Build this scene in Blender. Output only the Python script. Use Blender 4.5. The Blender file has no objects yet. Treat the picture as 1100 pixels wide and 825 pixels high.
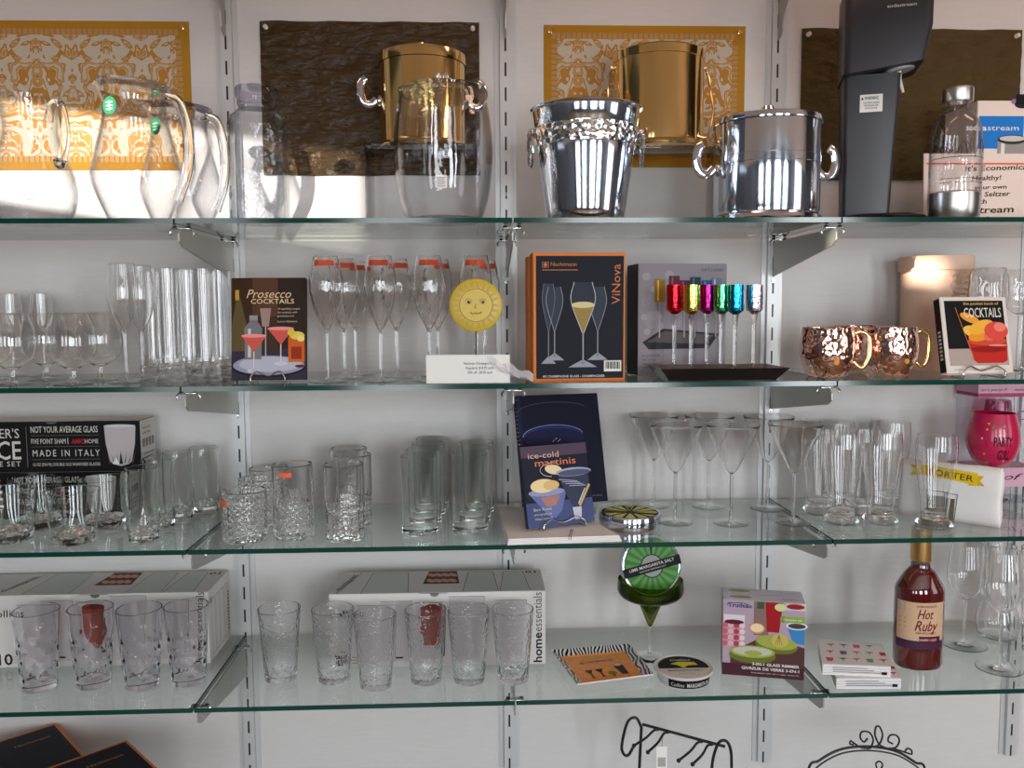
import bpy, bmesh, math, random
from math import pi, sin, cos, tan, radians as R
from mathutils import Vector, Matrix
random.seed(7)
sc = bpy.context.scene
COL = sc.collection
# ------------------------------------------------------------------ camera
F_PX, CAMP = 910.94, Vector((-0.06428, -1.93951, 1.45))
YAW, PITCH, ROLL = 0.03883, 0.08705, -0.00554
FW = Vector((sin(YAW)*cos(PITCH), cos(YAW)*cos(PITCH), -sin(PITCH)))
_r = Vector((cos(YAW), -sin(YAW), 0)); _u = _r.cross(FW)
RT = _r*cos(ROLL) + _u*sin(ROLL); UP = -_r*sin(ROLL) + _u*cos(ROLL)
cd = bpy.data.cameras.new('camera'); cam = bpy.data.objects.new('camera', cd); COL.objects.link(cam)
cd.sensor_fit = 'HORIZONTAL'; cd.sensor_width = 36; cd.lens = F_PX*36/1100; cd.clip_start = .05
M = Matrix((RT, UP, -FW)).transposed().to_4x4(); M.translation = CAMP
cam.matrix_world = M; sc.camera = cam
# ------------------------------------------------------------------ exposure and quality
sc.view_settings.view_transform = 'Standard'; sc.view_settings.look = 'None'
sc.view_settings.gamma = 1; sc.view_settings.use_curve_mapping = False
sc.view_settings.exposure = -0.30
cy = sc.cycles
cy.max_bounces = 28; cy.transmission_bounces = 24; cy.transparent_max_bounces = 48
cy.diffuse_bounces = 4; cy.glossy_bounces = 8; cy.sample_clamp_indirect = 14; cy.sample_clamp_direct = 0
cy.use_denoising = True; cy.blur_glossy = 0.6
# ------------------------------------------------------------------ world
w = bpy.data.worlds.new('sky'); sc.world = w; w.use_nodes = True
w.node_tree.nodes['Background'].inputs[0].default_value = (.75, .87, 1, 1)
w.node_tree.nodes['Background'].inputs[1].default_value = 1.0
# ------------------------------------------------------------------ daylight through the shop windows, added warm fill, sun
def area(name, loc, target, sx, sy, power, color):
    l = bpy.data.lights.new(name, 'AREA'); l.shape = 'RECTANGLE'; l.size = sx; l.size_y = sy
    l.energy = power; l.color = color
    o = bpy.data.objects.new(name, l); COL.objects.link(o); o.location = loc
    o.rotation_euler = (Vector(target)-Vector(loc)).to_track_quat('-Z', 'Y').to_euler()
    return o
RX0, RX1, RY = -2.9, 3.3, -4.8      # room extents
for i, x in enumerate((-2.0, -0.65, 0.9, 2.3)):
    area('daylight_rear', (x, RY+.06, 1.45), (x, 0, 1.45), (.75, .55, .75, .5)[i], 1.7, (26, 33, 70, 60)[i], (.90, .955, 1.0))
area('daylight_right', (RX1-.06, -2.2, 1.5), (0, -1.2, 1.5), 1.6, 1.7, 24, (1, .95, .93))
for x, e_ in ((-1.3, 3.0), (.25, 3.0), (1.7, 7.5)):
    area('warm_fill', (x, -.72, 2.86), (x, -.2, 0), .9, .2, e_, (1, .60, .44))  # added warm fill, stands in for sunlight bounced onto the upper wall
SUN_D = Vector((1, .85, -.150)).normalized()
s = bpy.data.lights.new('sun', 'SUN'); s.energy = 13; s.angle = R(.5); s.color = (1, .93, .82)
so = bpy.data.objects.new('sun', s); COL.objects.link(so); so.rotation_euler = SUN_D.to_track_quat('-Z', 'Y').to_euler()

# ------------------------------------------------------------------ projection helpers: pixels of the photo to places on shelves
def ray(u, v): return FW*F_PX + RT*(u-550) + UP*(412.5-v)
def at(u, v, z):
    d = ray(u, v); return CAMP + d*((z-CAMP.z)/d.z)
def at_y(u, v, y):
    d = ray(u, v); return CAMP + d*((y-CAMP.y)/d.y)
def proj(p):
    d = Vector(p)-CAMP; z = d.dot(FW); return 550+F_PX*d.dot(RT)/z, 412.5-F_PX*d.dot(UP)/z
def on(u, z, y):
    x = 0.
    for _ in range(8):
        e = u-proj((x, y, z))[0]; x += e*(y-CAMP.y)/F_PX
    return Vector((x, y, z))
def up_to(p, v):
    h = .1
    for _ in range(10):
        h += (proj((p[0], p[1], p[2]+h))[1]-v)*(p[1]-CAMP.y)/F_PX
    return h
def mpp(p): return (Vector(p)-CAMP).dot(FW)/F_PX     # metres per pixel there

# ------------------------------------------------------------------ materials
MATS = {}
def nmat(name):
    m = bpy.data.materials.new(name); m.use_nodes = True; m.node_tree.nodes.clear(); MATS[name] = m
    nt = m.node_tree; out = nt.nodes.new('ShaderNodeOutputMaterial'); return m, nt, out
def bump(nt, kind, scale, strength, dist=.001, sy=None, detail=2):
    tc = nt.nodes.new('ShaderNodeTexCoord'); mp = nt.nodes.new('ShaderNodeMapping')
    nt.links.new(tc.outputs['Object'], mp.inputs[0])
    mp.inputs['Scale'].default_value = sy if sy else (1, 1, 1)
    if kind == 'noise':
        t = nt.nodes.new('ShaderNodeTexNoise'); t.inputs['Scale'].default_value = scale; t.inputs['Detail'].default_value = detail; o = t.outputs['Fac']
    else:
        t = nt.nodes.new('ShaderNodeTexVoronoi'); t.inputs['Scale'].default_value = scale; o = t.outputs['Distance']
        if kind == 'smooth': t.feature = 'SMOOTH_F1'
    nt.links.new(mp.outputs[0], t.inputs['Vector'])
    b = nt.nodes.new('ShaderNodeBump'); b.inputs['Strength'].default_value = strength; b.inputs['Distance'].default_value = dist
    nt.links.new(o, b.inputs['Height']); return b, o, mp
def pbr(name, col, rough=.5, metal=0., spec=.5, bmp=None, var=None, coat=0):
    m, nt, out = nmat(name); p = nt.nodes.new('ShaderNodeBsdfPrincipled')
    p.inputs['Base Color'].default_value = (*col, 1); p.inputs['Roughness'].default_value = rough
    p.inputs['Metallic'].default_value = metal; p.inputs['Specular IOR Level'].default_value = spec
    p.inputs['Coat Weight'].default_value = coat
    if bmp:
        b, o, mp = bump(nt, *bmp); nt.links.new(b.outputs[0], p.inputs['Normal'])
        if var:
            r = nt.nodes.new('ShaderNodeMix'); r.data_type = 'RGBA'
            r.inputs[6].default_value = (*col, 1); r.inputs[7].default_value = (*var, 1)
            nt.links.new(o, r.inputs[0]); nt.links.new(r.outputs[2], p.inputs['Base Color'])
    nt.links.new(p.outputs[0], out.inputs[0]); return m
def glass(name, col=(1, 1, 1), rough=0., ior=1.48, bmp=None):
    m, nt, out = nmat(name); g = nt.nodes.new('ShaderNodeBsdfGlass')
    g.inputs['Color'].default_value = (*col, 1); g.inputs['Roughness'].default_value = rough; g.inputs['IOR'].default_value = ior
    if bmp: b, o, mp = bump(nt, *bmp); nt.links.new(b.outputs[0], g.inputs['Normal'])
    nt.links.new(g.outputs[0], out.inputs[0]); return m
def thin(name, face=(1, 1, 1), rim=(.6, .63, .62), power=3., ior=1.45, bmp=None, refl=1.):
    # thin-walled glass: light passes straight on, more is absorbed where the sheet is seen edge-on, Fresnel gloss on top
    m, nt, out = nmat(name); N = nt.nodes
    lw = N.new('ShaderNodeLayerWeight'); lw.inputs['Blend'].default_value = .5
    pw = N.new('ShaderNodeMath'); pw.operation = 'POWER'; pw.inputs[1].default_value = power
    mx = N.new('ShaderNodeMix'); mx.data_type = 'RGBA'
    mx.inputs[6].default_value = (*face, 1); mx.inputs[7].default_value = (*rim, 1)
    tr = N.new('ShaderNodeBsdfTransparent'); gl = N.new('ShaderNodeBsdfGlossy'); gl.inputs['Roughness'].default_value = .0
    ms = N.new('ShaderNodeMixShader'); L = nt.links.new
    def mth(op, a, b):
        q = N.new('ShaderNodeMath'); q.operation = op
        for n_, x_ in ((0, a), (1, b)):
            if isinstance(x_, (int, float)): q.inputs[n_].default_value = x_
            else: L(x_, q.inputs[n_])
        return q.outputs[0]
    f0 = ((ior-1)/(ior+1))**2
    L(lw.outputs['Facing'], pw.inputs[0]); L(pw.outputs[0], mx.inputs[0]); L(mx.outputs[2], tr.inputs[0])
    f = mth('MULTIPLY', mth('ADD', mth('MULTIPLY', mth('POWER', lw.outputs['Facing'], 5), 1-f0), f0), refl)
    if bmp:
        b, o, mp = bump(nt, *bmp)
        for q in (lw, gl): L(b.outputs[0], q.inputs['Normal'])
    L(f, ms.inputs[0]); L(tr.outputs[0], ms.inputs[1]); L(gl.outputs[0], ms.inputs[2]); L(ms.outputs[0], out.inputs[0])
    return m
_flat = {}
def flat(r, g, b, rough=.55):
    k = (r, g, b, rough)
    if k not in _flat:
        lin = [((c/255)/12.92 if c/255 <= .04045 else ((c/255+.055)/1.055)**2.4) for c in (r, g, b)]
        _flat[k] = pbr('print_%d_%d_%d' % (r, g, b), lin, rough, 0, .18)
    return _flat[k]

wall_m = pbr('wall_paint', (.62, .60, .585), .8, 0, .2, ('noise', 30, .3, .002, (.6, 1, 4)), (.67, .65, .635))
ceil_m = pbr('ceiling_paint', (.7, .68, .65), .9)
shopwall_m = pbr('shop_wall', (.055, .055, .06), .8, 0, .2, ('noise', 3, .1), (.13, .13, .14))
floor_m = pbr('wood_floor', (.16, .09, .05), .4, 0, .4, ('noise', 8, .1, .002, (1, 12, 1)), (.26, .15, .08))
std_m = pbr('standard_metal', (.60, .60, .60), .35, .25)
slot_m = pbr('slot_dark', (.012, .011, .012), .8)
def slotted():
    m = pbr('slotted_channel', (.60, .60, .60), .35, .25); nt = m.node_tree; N = nt.nodes; L = nt.links.new
    p = [n for n in N if n.type == 'BSDF_PRINCIPLED'][0]
    tc = N.new('ShaderNodeTexCoord'); sp = N.new('ShaderNodeSeparateXYZ'); L(tc.outputs['Object'], sp.inputs[0])
    def mth(op, a, b=0.):
        q = N.new('ShaderNodeMath'); q.operation = op
        for n_, x_ in ((0, a), (1, b)):
            if isinstance(x_, (int, float)): q.inputs[n_].default_value = x_
            else: L(x_, q.inputs[n_])
        return q.outputs[0]
    inx = mth('LESS_THAN', mth('ABSOLUTE', sp.outputs['X']), .0021)
    fr = mth('FRACT', mth('DIVIDE', mth('ADD', sp.outputs['Z'], .014), .0535))
    k = mth('MULTIPLY', inx, mth('LESS_THAN', fr, .55))
    mx = N.new('ShaderNodeMix'); mx.data_type = 'RGBA'; mx.inputs[6].default_value = (.60, .60, .60, 1); mx.inputs[7].default_value = (.008, .007, .008, 1)
    L(k, mx.inputs[0]); L(mx.outputs[2], p.inputs['Base Color']); return m
chan_m = slotted()
brk_m = pbr('bracket_metal', (.38, .38, .35), .35, .5)
clip_m = pbr('clip_metal', (.55, .55, .53), .2, .9)
shelf_m = thin('shelf_glass', (.945, .965, .955), (.78, .85, .82), 3, 1.52)
edge_m = pbr('shelf_edge', (.0015, .045, .034), .12, 0, .5)
silver_m = pbr('polished_steel', (.76, .81, .90), .10, 1)
steel_m = pbr('brushed_steel', (.62, .60, .58), .28, 1, .5, ('noise', 60, .05, .0005, (1, 1, 14)))
hammer_m = pbr('hammered_band', (.85, .85, .82), .14, 1, .5, ('voronoi', 75, .9, .004))
gold_m = pbr('polished_brass', (.86, .62, .26), .11, 1)
copper_m = pbr('hammered_copper', (.95, .60, .50), .09, 1, .5, ('smooth', 85, .6, .004))
brass_m = pbr('brass', (.85, .65, .32), .15, 1)
wire_m = pbr('chrome_wire', (.75, .75, .75), .15, 1)
iron_m = pbr('black_iron', (.012, .011, .012), .45, .3)
clear_m = glass('clear_glass')
clear2_m = glass('clear_glass_greenish', (.99, .998, .995))
hammered_m = glass('hammered_glass', (.99, .995, 1), 0, 1.48, ('smooth', 190, .5, .0022, (1, 1, .8)))
dimple_m = glass('dimpled_glass', (.99, .99, 1), 0, 1.48)

cut_m = glass('cut_crystal', (1, 1, 1), 0, 1.52, ('voronoi', 110, 1, .006))
swirl_m = glass('swirled_glass', (1, 1, 1), 0, 1.5, ('noise', 60, .5, .004, (1, 1, .35)))
acryl_m = thin('clear_acrylic', (.97, .97, .97), (.5, .5, .5), 2.5, 1.45)
jug_m = thin('clear_jug', (.985, .985, .99), (.42, .44, .48), 3.2, 1.5, ('noise', 26, .25, .006))
jug2_m = thin('jar_glass', (.97, .975, .985), (.40, .45, .47), 2.6, 1.5, ('noise', 45, .35, .006))
stopper_m = thin('milky_stopper', (.80, .80, .86), (.35, .35, .42), 2., 1.5)
def milky():
    m = pbr('crinkled_film', (.85, .85, .88), .25, 0, .6); [n for n in m.node_tree.nodes if n.type == 'BSDF_PRINCIPLED'][0].inputs['Alpha'].default_value = .45; return m
film_m = milky()
plastic_m = thin('clear_plastic', (.95, .95, .97), (.5, .5, .55), 2.5, 1.45, ('noise', 30, .4, .004))

# ------------------------------------------------------------------ mesh builder
def frame(t):
    t = t.normalized(); a = Vector((0, 0, 1)) if abs(t.z) < .9 else Vector((1, 0, 0))
    n = t.cross(a).normalized(); return n, t.cross(n)
def spline(pts, n=6):
    P = [Vector(p) for p in pts]; out = []
    for i in range(len(P)-1):
        a = P[i-1] if i else P[0]*2-P[1]; b = P[i]; c = P[i+1]; d = P[i+2] if i+2 < len(P) else P[-1]*2-P[-2]
        for k in range(n):
            t = k/n
            out.append(.5*((2*b)+(c-a)*t+(2*a-5*b+4*c-d)*t*t+(3*b-a-3*c+d)*t**3))
    out.append(P[-1]); return [tuple(q) for q in out]
class B:
    def __init__(s): s.bm = bmesh.new(); s.mats = []; s.T = Matrix.Identity(4)
    def mi(s, m):
        if m not in s.mats: s.mats.append(m)
        return s.mats.index(m)
    def v(s, *p): return s.bm.verts.new(s.T @ Vector(p))
    def f(s, vs, i):
        try: q = s.bm.faces.new(vs); q.material_index = i; q.smooth = True; return q
        except ValueError: return None
    def box(s, x0, x1, y0, y1, z0, z1, m, bev=0):
        i = s.mi(m)
        if bev:
            t = bmesh.new(); bmesh.ops.create_cube(t, size=1)
            for v in t.verts: v.co = Vector((x0+(v.co.x+.5)*(x1-x0), y0+(v.co.y+.5)*(y1-y0), z0+(v.co.z+.5)*(z1-z0)))
            bmesh.ops.bevel(t, geom=t.edges[:]+t.verts[:], offset=bev, segments=2, affect='EDGES', profile=.5)
            s.merge(t, i); return s
        V = [s.v(x, y, z) for x in (x0, x1) for y in (y0, y1) for z in (z0, z1)]
        for q in ((0, 1, 3, 2), (4, 6, 7, 5), (0, 4, 5, 1), (2, 3, 7, 6), (0, 2, 6, 4), (1, 5, 7, 3)): s.f([V[k] for k in q], i)
        return s
    def merge(s, t, i):
        mp = {v: s.v(*v.co) for v in t.verts}
        for f in t.faces: s.f([mp[v] for v in f.verts], i)
        t.free()
    def lathe(s, prof, m, seg=32, c=(0, 0, 0), fn=None, mfn=None, a0=0):
        i = s.mi(m); rings = []
        if prof[0][1] == 0: prof = [(r, max(z, 0)) for r, z in prof]
        for (r, z) in prof:
            if r < 1e-6: rings.append([s.v(c[0], c[1], c[2]+z)])
            else:
                ring = []
                for k in range(seg):
                    a = 2*pi*k/seg+a0; rr, zz = (fn(r, z, a) if fn else (r, z))
                    ring.append(s.v(c[0]+rr*cos(a), c[1]+rr*sin(a), c[2]+zz))
                rings.append(ring)
        for j in range(len(rings)-1):
            a, b = rings[j], rings[j+1]; ii = s.mi(mfn(j)) if mfn else i
            if len(a) == 1 and len(b) == 1: continue
            for k in range(seg):
                l = (k+1) % seg
                if len(a) == 1: s.f([a[0], b[l], b[k]], ii)
                elif len(b) == 1: s.f([a[k], a[l], b[0]], ii)
                else: s.f([a[k], a[l], b[l], b[k]], ii)
        return s
    def tube(s, pts, r, m, seg=8, closed=False, flatten=1.):
        i = s.mi(m); P = [Vector(p) for p in pts]; rings = []; n = len(P); nn = None
        for k, p in enumerate(P):
            t = (P[(k+1) % n]-P[k-1]) if closed else (P[min(k+1, n-1)]-P[max(k-1, 0)])
            if t.length < 1e-9: t = Vector((0, 0, 1))
            t.normalize()
            if nn is None: nn, _ = frame(t)
            else: nn = (nn-t*nn.dot(t)).normalized()
            bb = t.cross(nn); rr = r[k] if isinstance(r, (list, tuple)) else r
            rings.append([s.v(*(p+nn*cos(2*pi*q/seg)*rr+bb*sin(2*pi*q/seg)*rr*flatten)) for q in range(seg)])
        for k in range(n if closed else n-1):
            a, b = rings[k], rings[(k+1) % n]
            for q in range(seg): s.f([a[q], a[(q+1) % seg], b[(q+1) % seg], b[q]], i)
        if not closed: s.f(rings[0][::-1], i); s.f(rings[-1], i)
        return s
    def sphere(s, c, r, m, seg=16, sz=1):
        return s.lathe([(r*sin(pi*k/10), -r*sz*cos(pi*k/10)) if 0 < k < 10 else (0, -r*sz*cos(pi*k/10)) for k in range(11)], m, seg, c)
    def prism(s, poly, y0, y1, m, mside=None):
        # poly in (x, z), extruded in y; front face at y0
        i = s.mi(m); j = s.mi(mside or m)
        a = [s.v(x, y0, z) for x, z in poly]; b = [s.v(x, y1, z) for x, z in poly]
        s.f(a, i); s.f(b[::-1], i)
        for k in range(len(poly)): l = (k+1) % len(poly); s.f([a[k], b[k], b[l], a[l]], j)
        return s
    def poly(s, pts, m): s.f([s.v(*p) for p in pts], s.mi(m)); return s
    # flat prints on a face in the local XZ plane, seen from -y
    def rect(s, x0, x1, z0, z1, y, m): return s.poly([(x0, y, z0), (x1, y, z0), (x1, y, z1), (x0, y, z1)], m)
    def p2(s, pts, y, m): return s.poly([(x, y, z) for x, z in pts], m)
    def disc(s, cx, cz, rx, rz, y, m, n=28, a0=0, a1=2*pi, rot=0):
        pts = []
        full = abs(a1-a0-2*pi) < 1e-6
        for k in range(n if full else n+1):
            a = a0+(a1-a0)*k/n; x = rx*cos(a); z = rz*sin(a)
            pts.append((cx+x*cos(rot)-z*sin(rot), cz+x*sin(rot)+z*cos(rot)))
        return s.p2(pts, y, m)
    def line(s, pts, wd, y, m):
        for k in range(len(pts)-1):
            a, b = Vector(pts[k]), Vector(pts[k+1]); d = b-a
            if d.length < 1e-7: continue
            n = Vector((-d.y, d.x)).normalized()*wd/2; e = d.normalized()*wd*.3
            s.p2([tuple(a-e-n), tuple(b+e-n), tuple(b+e+n), tuple(a-e+n)], y, m)
        return s
    def grid(s, x0, x1, z0, z1, y, m, n=16):
        i = s.mi(m); a = [(s.v(x0+(x1-x0)*q/n, y, z0), s.v(x0+(x1-x0)*q/n, y, z1)) for q in range(n+1)]
        for q in range(n): s.f([a[q][0], a[q+1][0], a[q+1][1], a[q][1]], i)
        return s
    def text(s, body, x, z, h, y, m, w=None, align='LEFT', shear=0, rot=0, bold=0, spacing=1.):
        cu = bpy.data.curves.new('t', 'FONT'); cu.body = body; cu.size = h/.70; cu.shear = shear; cu.offset = bold*h
        cu.space_character = spacing; cu.resolution_u = 2
        o = bpy.data.objects.new('t', cu); me = o.to_mesh()
        if not me or not len(me.vertices): bpy.data.objects.remove(o); return s
        xs = [v.co.x for v in me.vertices]; x0, x1 = min(xs), max(xs); k = (w/(x1-x0)) if w else 1
        W = (x1-x0)*k; off = {'LEFT': 0, 'CENTER': -W/2, 'RIGHT': -W}[align]; i = s.mi(m)
        vs = []
        for v in me.vertices:
            a = (v.co.x-x0)*k+off; b = v.co.y
            vs.append(s.v(x+a*cos(rot)-b*sin(rot), y, z+a*sin(rot)+b*cos(rot)))
        for p in me.polygons: s.f([vs[q] for q in p.vertices], i)
        o.to_mesh_clear(); bpy.data.objects.remove(o); bpy.data.curves.remove(cu); return s
    def obj(s, name, parent=None, loc=None, rot=None, sharp=35, recalc=False):
        if recalc: bmesh.ops.recalc_face_normals(s.bm, faces=s.bm.faces[:])
        me = bpy.data.meshes.new(name); s.bm.to_mesh(me); s.bm.free()
        for m in s.mats: me.materials.append(m)
        if sharp: me.set_sharp_from_angle(angle=R(sharp))
        o = bpy.data.objects.new(name, me); COL.objects.link(o)
        if parent: o.parent = parent
        if loc is not None: o.location = loc
        if rot is not None: o.rotation_euler = rot
        return o
def tag(o, label, cat, group=None):
    o['label'] = label; o['category'] = cat
    if group: o['group'] = group
    return o
def thing(name, label, cat, loc=(0, 0, 0), rot=(0, 0, 0), group=None):
    o = bpy.data.objects.new(name, None); COL.objects.link(o); o.empty_display_size = .02
    o.location = loc; o.rotation_euler = rot; return tag(o, label, cat, group)
def struct(o): o['kind'] = 'structure'; return o
def dup(src, loc, label, rotz=0, group=None, scale=None):
    r = src.copy(); COL.objects.link(r); r.location = loc; r.rotation_euler = (src.rotation_euler[0], src.rotation_euler[1], rotz); r['label'] = label
    if group: r['group'] = group
    if scale: r.scale = scale
    for ch in list(src.children):
        c = ch.copy(); COL.objects.link(c); c.parent = r
        for g in ch.children:
            d = g.copy(); COL.objects.link(d); d.parent = c
    return r

# ------------------------------------------------------------------ the room
def slab(name, x0, x1, y0, y1, z0, z1, m): return struct(B().box(x0, x1, y0, y1, z0, z1, m).obj(name))
slab('floor', RX0, RX1, RY, .1, -.1, 0, floor_m)
slab('ceiling', RX0, RX1, RY, .1, 2.9, 3.0, ceil_m)
slab('wall_back', RX0, RX1, 0, .1, 0, 2.9, wall_m)
slab('wall_front', RX0, RX1, RY-.1, RY, 0, 2.9, shopwall_m)
slab('wall_right', RX1, RX1+.1, RY, .1, 0, 2.9, shopwall_m)
slab('added_soffit_1', -1.72, RX1-.001, -1.42, -1.30, 1.94, 2.899, ceil_m)  # added soffit, out of view, keeps rear daylight off the upper wall
# left wall with a window whose gaps let the low sun in
P1, P2 = at_y(0, 100, 0), at_y(400, 168, 0)
sl = -SUN_D.z/SUN_D.x; kk = SUN_D.y/SUN_D.x
WT = P1.z + (P1.x-RX0)*sl          # top edge of the opening
WB = WT-.235
def wy(x): return -(x-RX0)*kk       # wall_left y whose beam lands at x on the back wall
ya0, ya1 = wy(-.22), wy(-1.6)
Pb = at_y(984, 289, -.158); yc = Pb.y-(Pb.x-RX0)*kk; zc = Pb.z+(Pb.x-RX0)*sl
yb0, yb1 = yc-.135, yc+.055; WTb, WBb = zc+.042, zc-.022
lw_ = B()
lw_.box(RX0-.1, RX0, yb1, .1, 0, WB, shopwall_m); lw_.box(RX0-.1, RX0, yb1, .1, WT, 2.9, shopwall_m)
lw_.box(RX0-.1, RX0, RY, yb0, 0, 2.9, shopwall_m); lw_.box(RX0-.1, RX0, yb0, yb1, WTb, 2.9, shopwall_m); lw_.box(RX0-.1, RX0, yb0, yb1, 0, WBb, shopwall_m); lw_.box(RX0-.1, RX0, yb1, ya0, WB, WT, shopwall_m); lw_.box(RX0-.1, RX0, ya1, .1, WB, WT, shopwall_m)
struct(lw_.obj('wall_left'))

# ------------------------------------------------------------------ shelving
SX = .6096; ZS = [1.6178, 1.3137, 1.0091, .7039]; DEP = .374; GAP = .0128; TH = .0092
ZTOP0 = at_y(840, 44, -.0126).z+.20
def standard(i, label):
    z0 = .62 if i < 2 else .62
    x = i*SX
    t = thing('wall_standard', label, 'shelf standard', (x, 0, 0), group='slotted wall standards')
    b = B(); b.box(-.0125, .0125, -.012, 0, zb, 2.6, chan_m)
    b.box(-.024, -.0128, -.003, 0, zb, 2.6, std_m); b.box(.0128, .024, -.003, 0, zb, 2.6, std_m); b.obj('channel', t)
    for z in (ZS[0]-.105, ZS[1]-.10, ZS[2]-.105, ZS[0]+.09):
        c = B(); c.lathe([(0, 0), (.0045, 0), (.004, .002), (0, .0022)], clip_m, 12); c.lathe([(0, .0023), (.0017, .0023), (0, .0024)], slot_m, 8)
        c.obj('screw', t, (0, -.0125, z+.0000), (pi/2, 0, 0))
zb = at_y(820, 819, -.012).z
for i, l in ((-1, 'slotted metal wall standard between the left pitchers and the dark brown mat'), (0, 'slotted metal wall standard in the middle, behind the sun ornament'),
             (1, 'slotted metal wall standard behind the black soda machine bay, right of the middle one'), (2, 'slotted metal wall standard at far right, seen below the bottom shelf')):
    standard(i, l)
# decorative brackets of a shelf above the frame
def top_bracket(i, label):
    t = thing('shelf_bracket', label, 'bracket', (i*SX, 0, ZTOP0), group='curved brackets of the shelf above')
    pts = spline([(-.0126, -.20), (-.036, -.190), (-.042, -.170), (-.052, -.145), (-.085, -.122), (-.15, -.085), (-.26, -.045), (-.33, -.015)], 5)
    poly = [(-.0126, 0)]+[(a, b) for a, b in pts]+[(-.33, 0)]
    b = B(); i_ = b.mi(brk_m)
    for sgn in (-.0012, .0012): b.f([b.v(sgn, y, z) for y, z in (poly if sgn < 0 else poly[::-1])], i_)
    A = [b.v(-.0012, y, z) for y, z in poly]; C = [b.v(.0012, y, z) for y, z in poly]
    for k in range(len(poly)): l = (k+1) % len(poly); b.f([A[k], A[l], C[l], C[k]], i_)
    b.obj('bracket_blade', t)
for i, n in ((-1, 'left'), (0, 'middle'), (1, 'right')):
    top_bracket(i, 'curved metal bracket hooked at the top of the %s wall standard' % n)
def bracket(i, k, label):
    z = ZS[k]-TH
    t = thing('shelf_bracket', label, 'bracket', (i*SX, 0, z-.004), group='straight glass shelf brackets')
    for m_, s_ in (('bracket_blade', 0),):
        poly = [(-.0126, -.082), (-.335, -.036), (-.352, -.026), (-.352, -.012), (-.345, -.004), (-.0126, -.004)]
        b = B(); i_ = b.mi(brk_m)
        A = [b.v(-.0013, y, q) for y, q in poly]; C = [b.v(.0013, y, q) for y, q in poly]
        b.f(A, i_); b.f(C[::-1], i_)
        for q in range(len(poly)): l = (q+1) % len(poly); b.f([A[q], C[q], C[l], A[l]], i_)
        b.obj('bracket_blade', t, sharp=20)
    for y in (-.335, -.045):
        c = B(); c.box(-.017, .017, y-.007, y+.007, -.004, -.001, clip_m, .001)
        c.tube([(-.017, y, -.003), (-.022, y, -.009), (-.020, y, -.014)], .0022, clip_m, 6); c.tube([(.017, y, -.003), (.022, y, -.009), (.020, y, -.014)], .0022, clip_m, 6)
        for q in (-.013, .013): c.sphere((q, y, .0005), .0045, iron_m, 10, .7)
        c.obj('rest_clip', t)
names = ['top', 'second', 'third', 'bottom']
for k in range(4):
    for i, n in ((-1, 'left'), (0, 'middle'), (1, 'right')):
        bracket(i, k, 'metal bracket on the %s standard holding up the %s glass shelf' % (n, names[k]))
def shelf(k, i0, i1, label):
    g = .0015
    x0, x1 = i0*SX+g, i1*SX-g
    b = B(); y0, y1, z0, z1 = -DEP, -GAP, ZS[k]-TH, ZS[k]
    b.box(x0, x1, y0, y1, z0, z1, shelf_m)
    b.bm.faces.ensure_lookup_table(); e = b.mi(edge_m)
    for f in b.bm.faces:
        f.normal_update()
        c = f.calc_center_median()
        if abs(c.z-(z0+z1)/2) < 1e-4 and c.y < y1-.001: f.material_index = e
    tag(b.obj('glass_shelf', sharp=20), label, 'shelf', 'glass shelf panels')
for k in range(4):
    mids = [(-1, 1)] if k in (1, 2) else [(-1, 0), (0, 1)]
    shelf(k, -2.2, -1, 'green edged glass panel of the %s shelf, left bay' % names[k])
    for a, b_ in mids:
        shelf(k, a, b_, 'green edged glass panel of the %s shelf, %s' % (names[k], 'both middle bays' if len(mids) == 1 else ('bay left of the middle standard' if a < 0 else 'bay right of the middle standard')))
    shelf(k, 1, 2.2, 'green edged glass panel of the %s shelf, right bay' % names[k])
# counter below the frame
CZ = .28
tag(B().box(-1.6, 1.6, -.55, -.001, 0, CZ, pbr('counter_white', (.5, .48, .47), .5), .004).obj('display_counter'), 'low grey counter under the wall shelves, below the wire racks', 'counter')
# ------------------------------------------------------------------ wall mats
def damask(name):
    m, nt, out = nmat(name); N = nt.nodes; L = nt.links.new
    p = N.new('ShaderNodeBsdfPrincipled'); p.inputs['Roughness'].default_value = .75
    tc = N.new('ShaderNodeTexCoord'); mp = N.new('ShaderNodeMapping'); L(tc.outputs['Object'], mp.inputs[0])
    ab = N.new('ShaderNodeVectorMath'); ab.operation = 'ABSOLUTE'
    # mirrored every 11 cm like a woven repeat
    sp = N.new('ShaderNodeSeparateXYZ'); L(mp.outputs[0], sp.inputs[0])
    pg = N.new('ShaderNodeMath'); pg.operation = 'PINGPONG'; pg.inputs[1].default_value = .075; L(sp.outputs['X'], pg.inputs[0])
    cb = N.new('ShaderNodeCombineXYZ'); L(pg.outputs[0], cb.inputs['X']); L(sp.outputs['Z'], cb.inputs['Z'])
    n = N.new('ShaderNodeTexNoise'); n.inputs['Scale'].default_value = 19; n.inputs['Detail'].default_value = 1.2; n.inputs['Distortion'].default_value = 2.2; L(cb.outputs[0], n.inputs['Vector'])
    r = N.new('ShaderNodeValToRGB'); r.color_ramp.interpolation = 'CONSTANT'
    e = r.color_ramp.elements; e[0].color = (.52, .45, .35, 1); e[1].position = .47; e[1].color = (.42, .19, .02, 1)
    for q, c in ((.545, (.54, .47, .37, 1)), (.565, (.46, .24, .05, 1)), (.64, (.50, .42, .32, 1))):
        x = e.new(q); x.color = c
    L(n.outputs['Fac'], r.inputs[0]); L(r.outputs[0], p.inputs['Base Color']); L(p.outputs[0], out.inputs[0]); return m
damask_m = damask('damask_weave')
gold_cloth = pbr('ochre_cloth', (.42, .20, .015), .7, 0, .2, ('noise', 400, .3, .0005))
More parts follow.
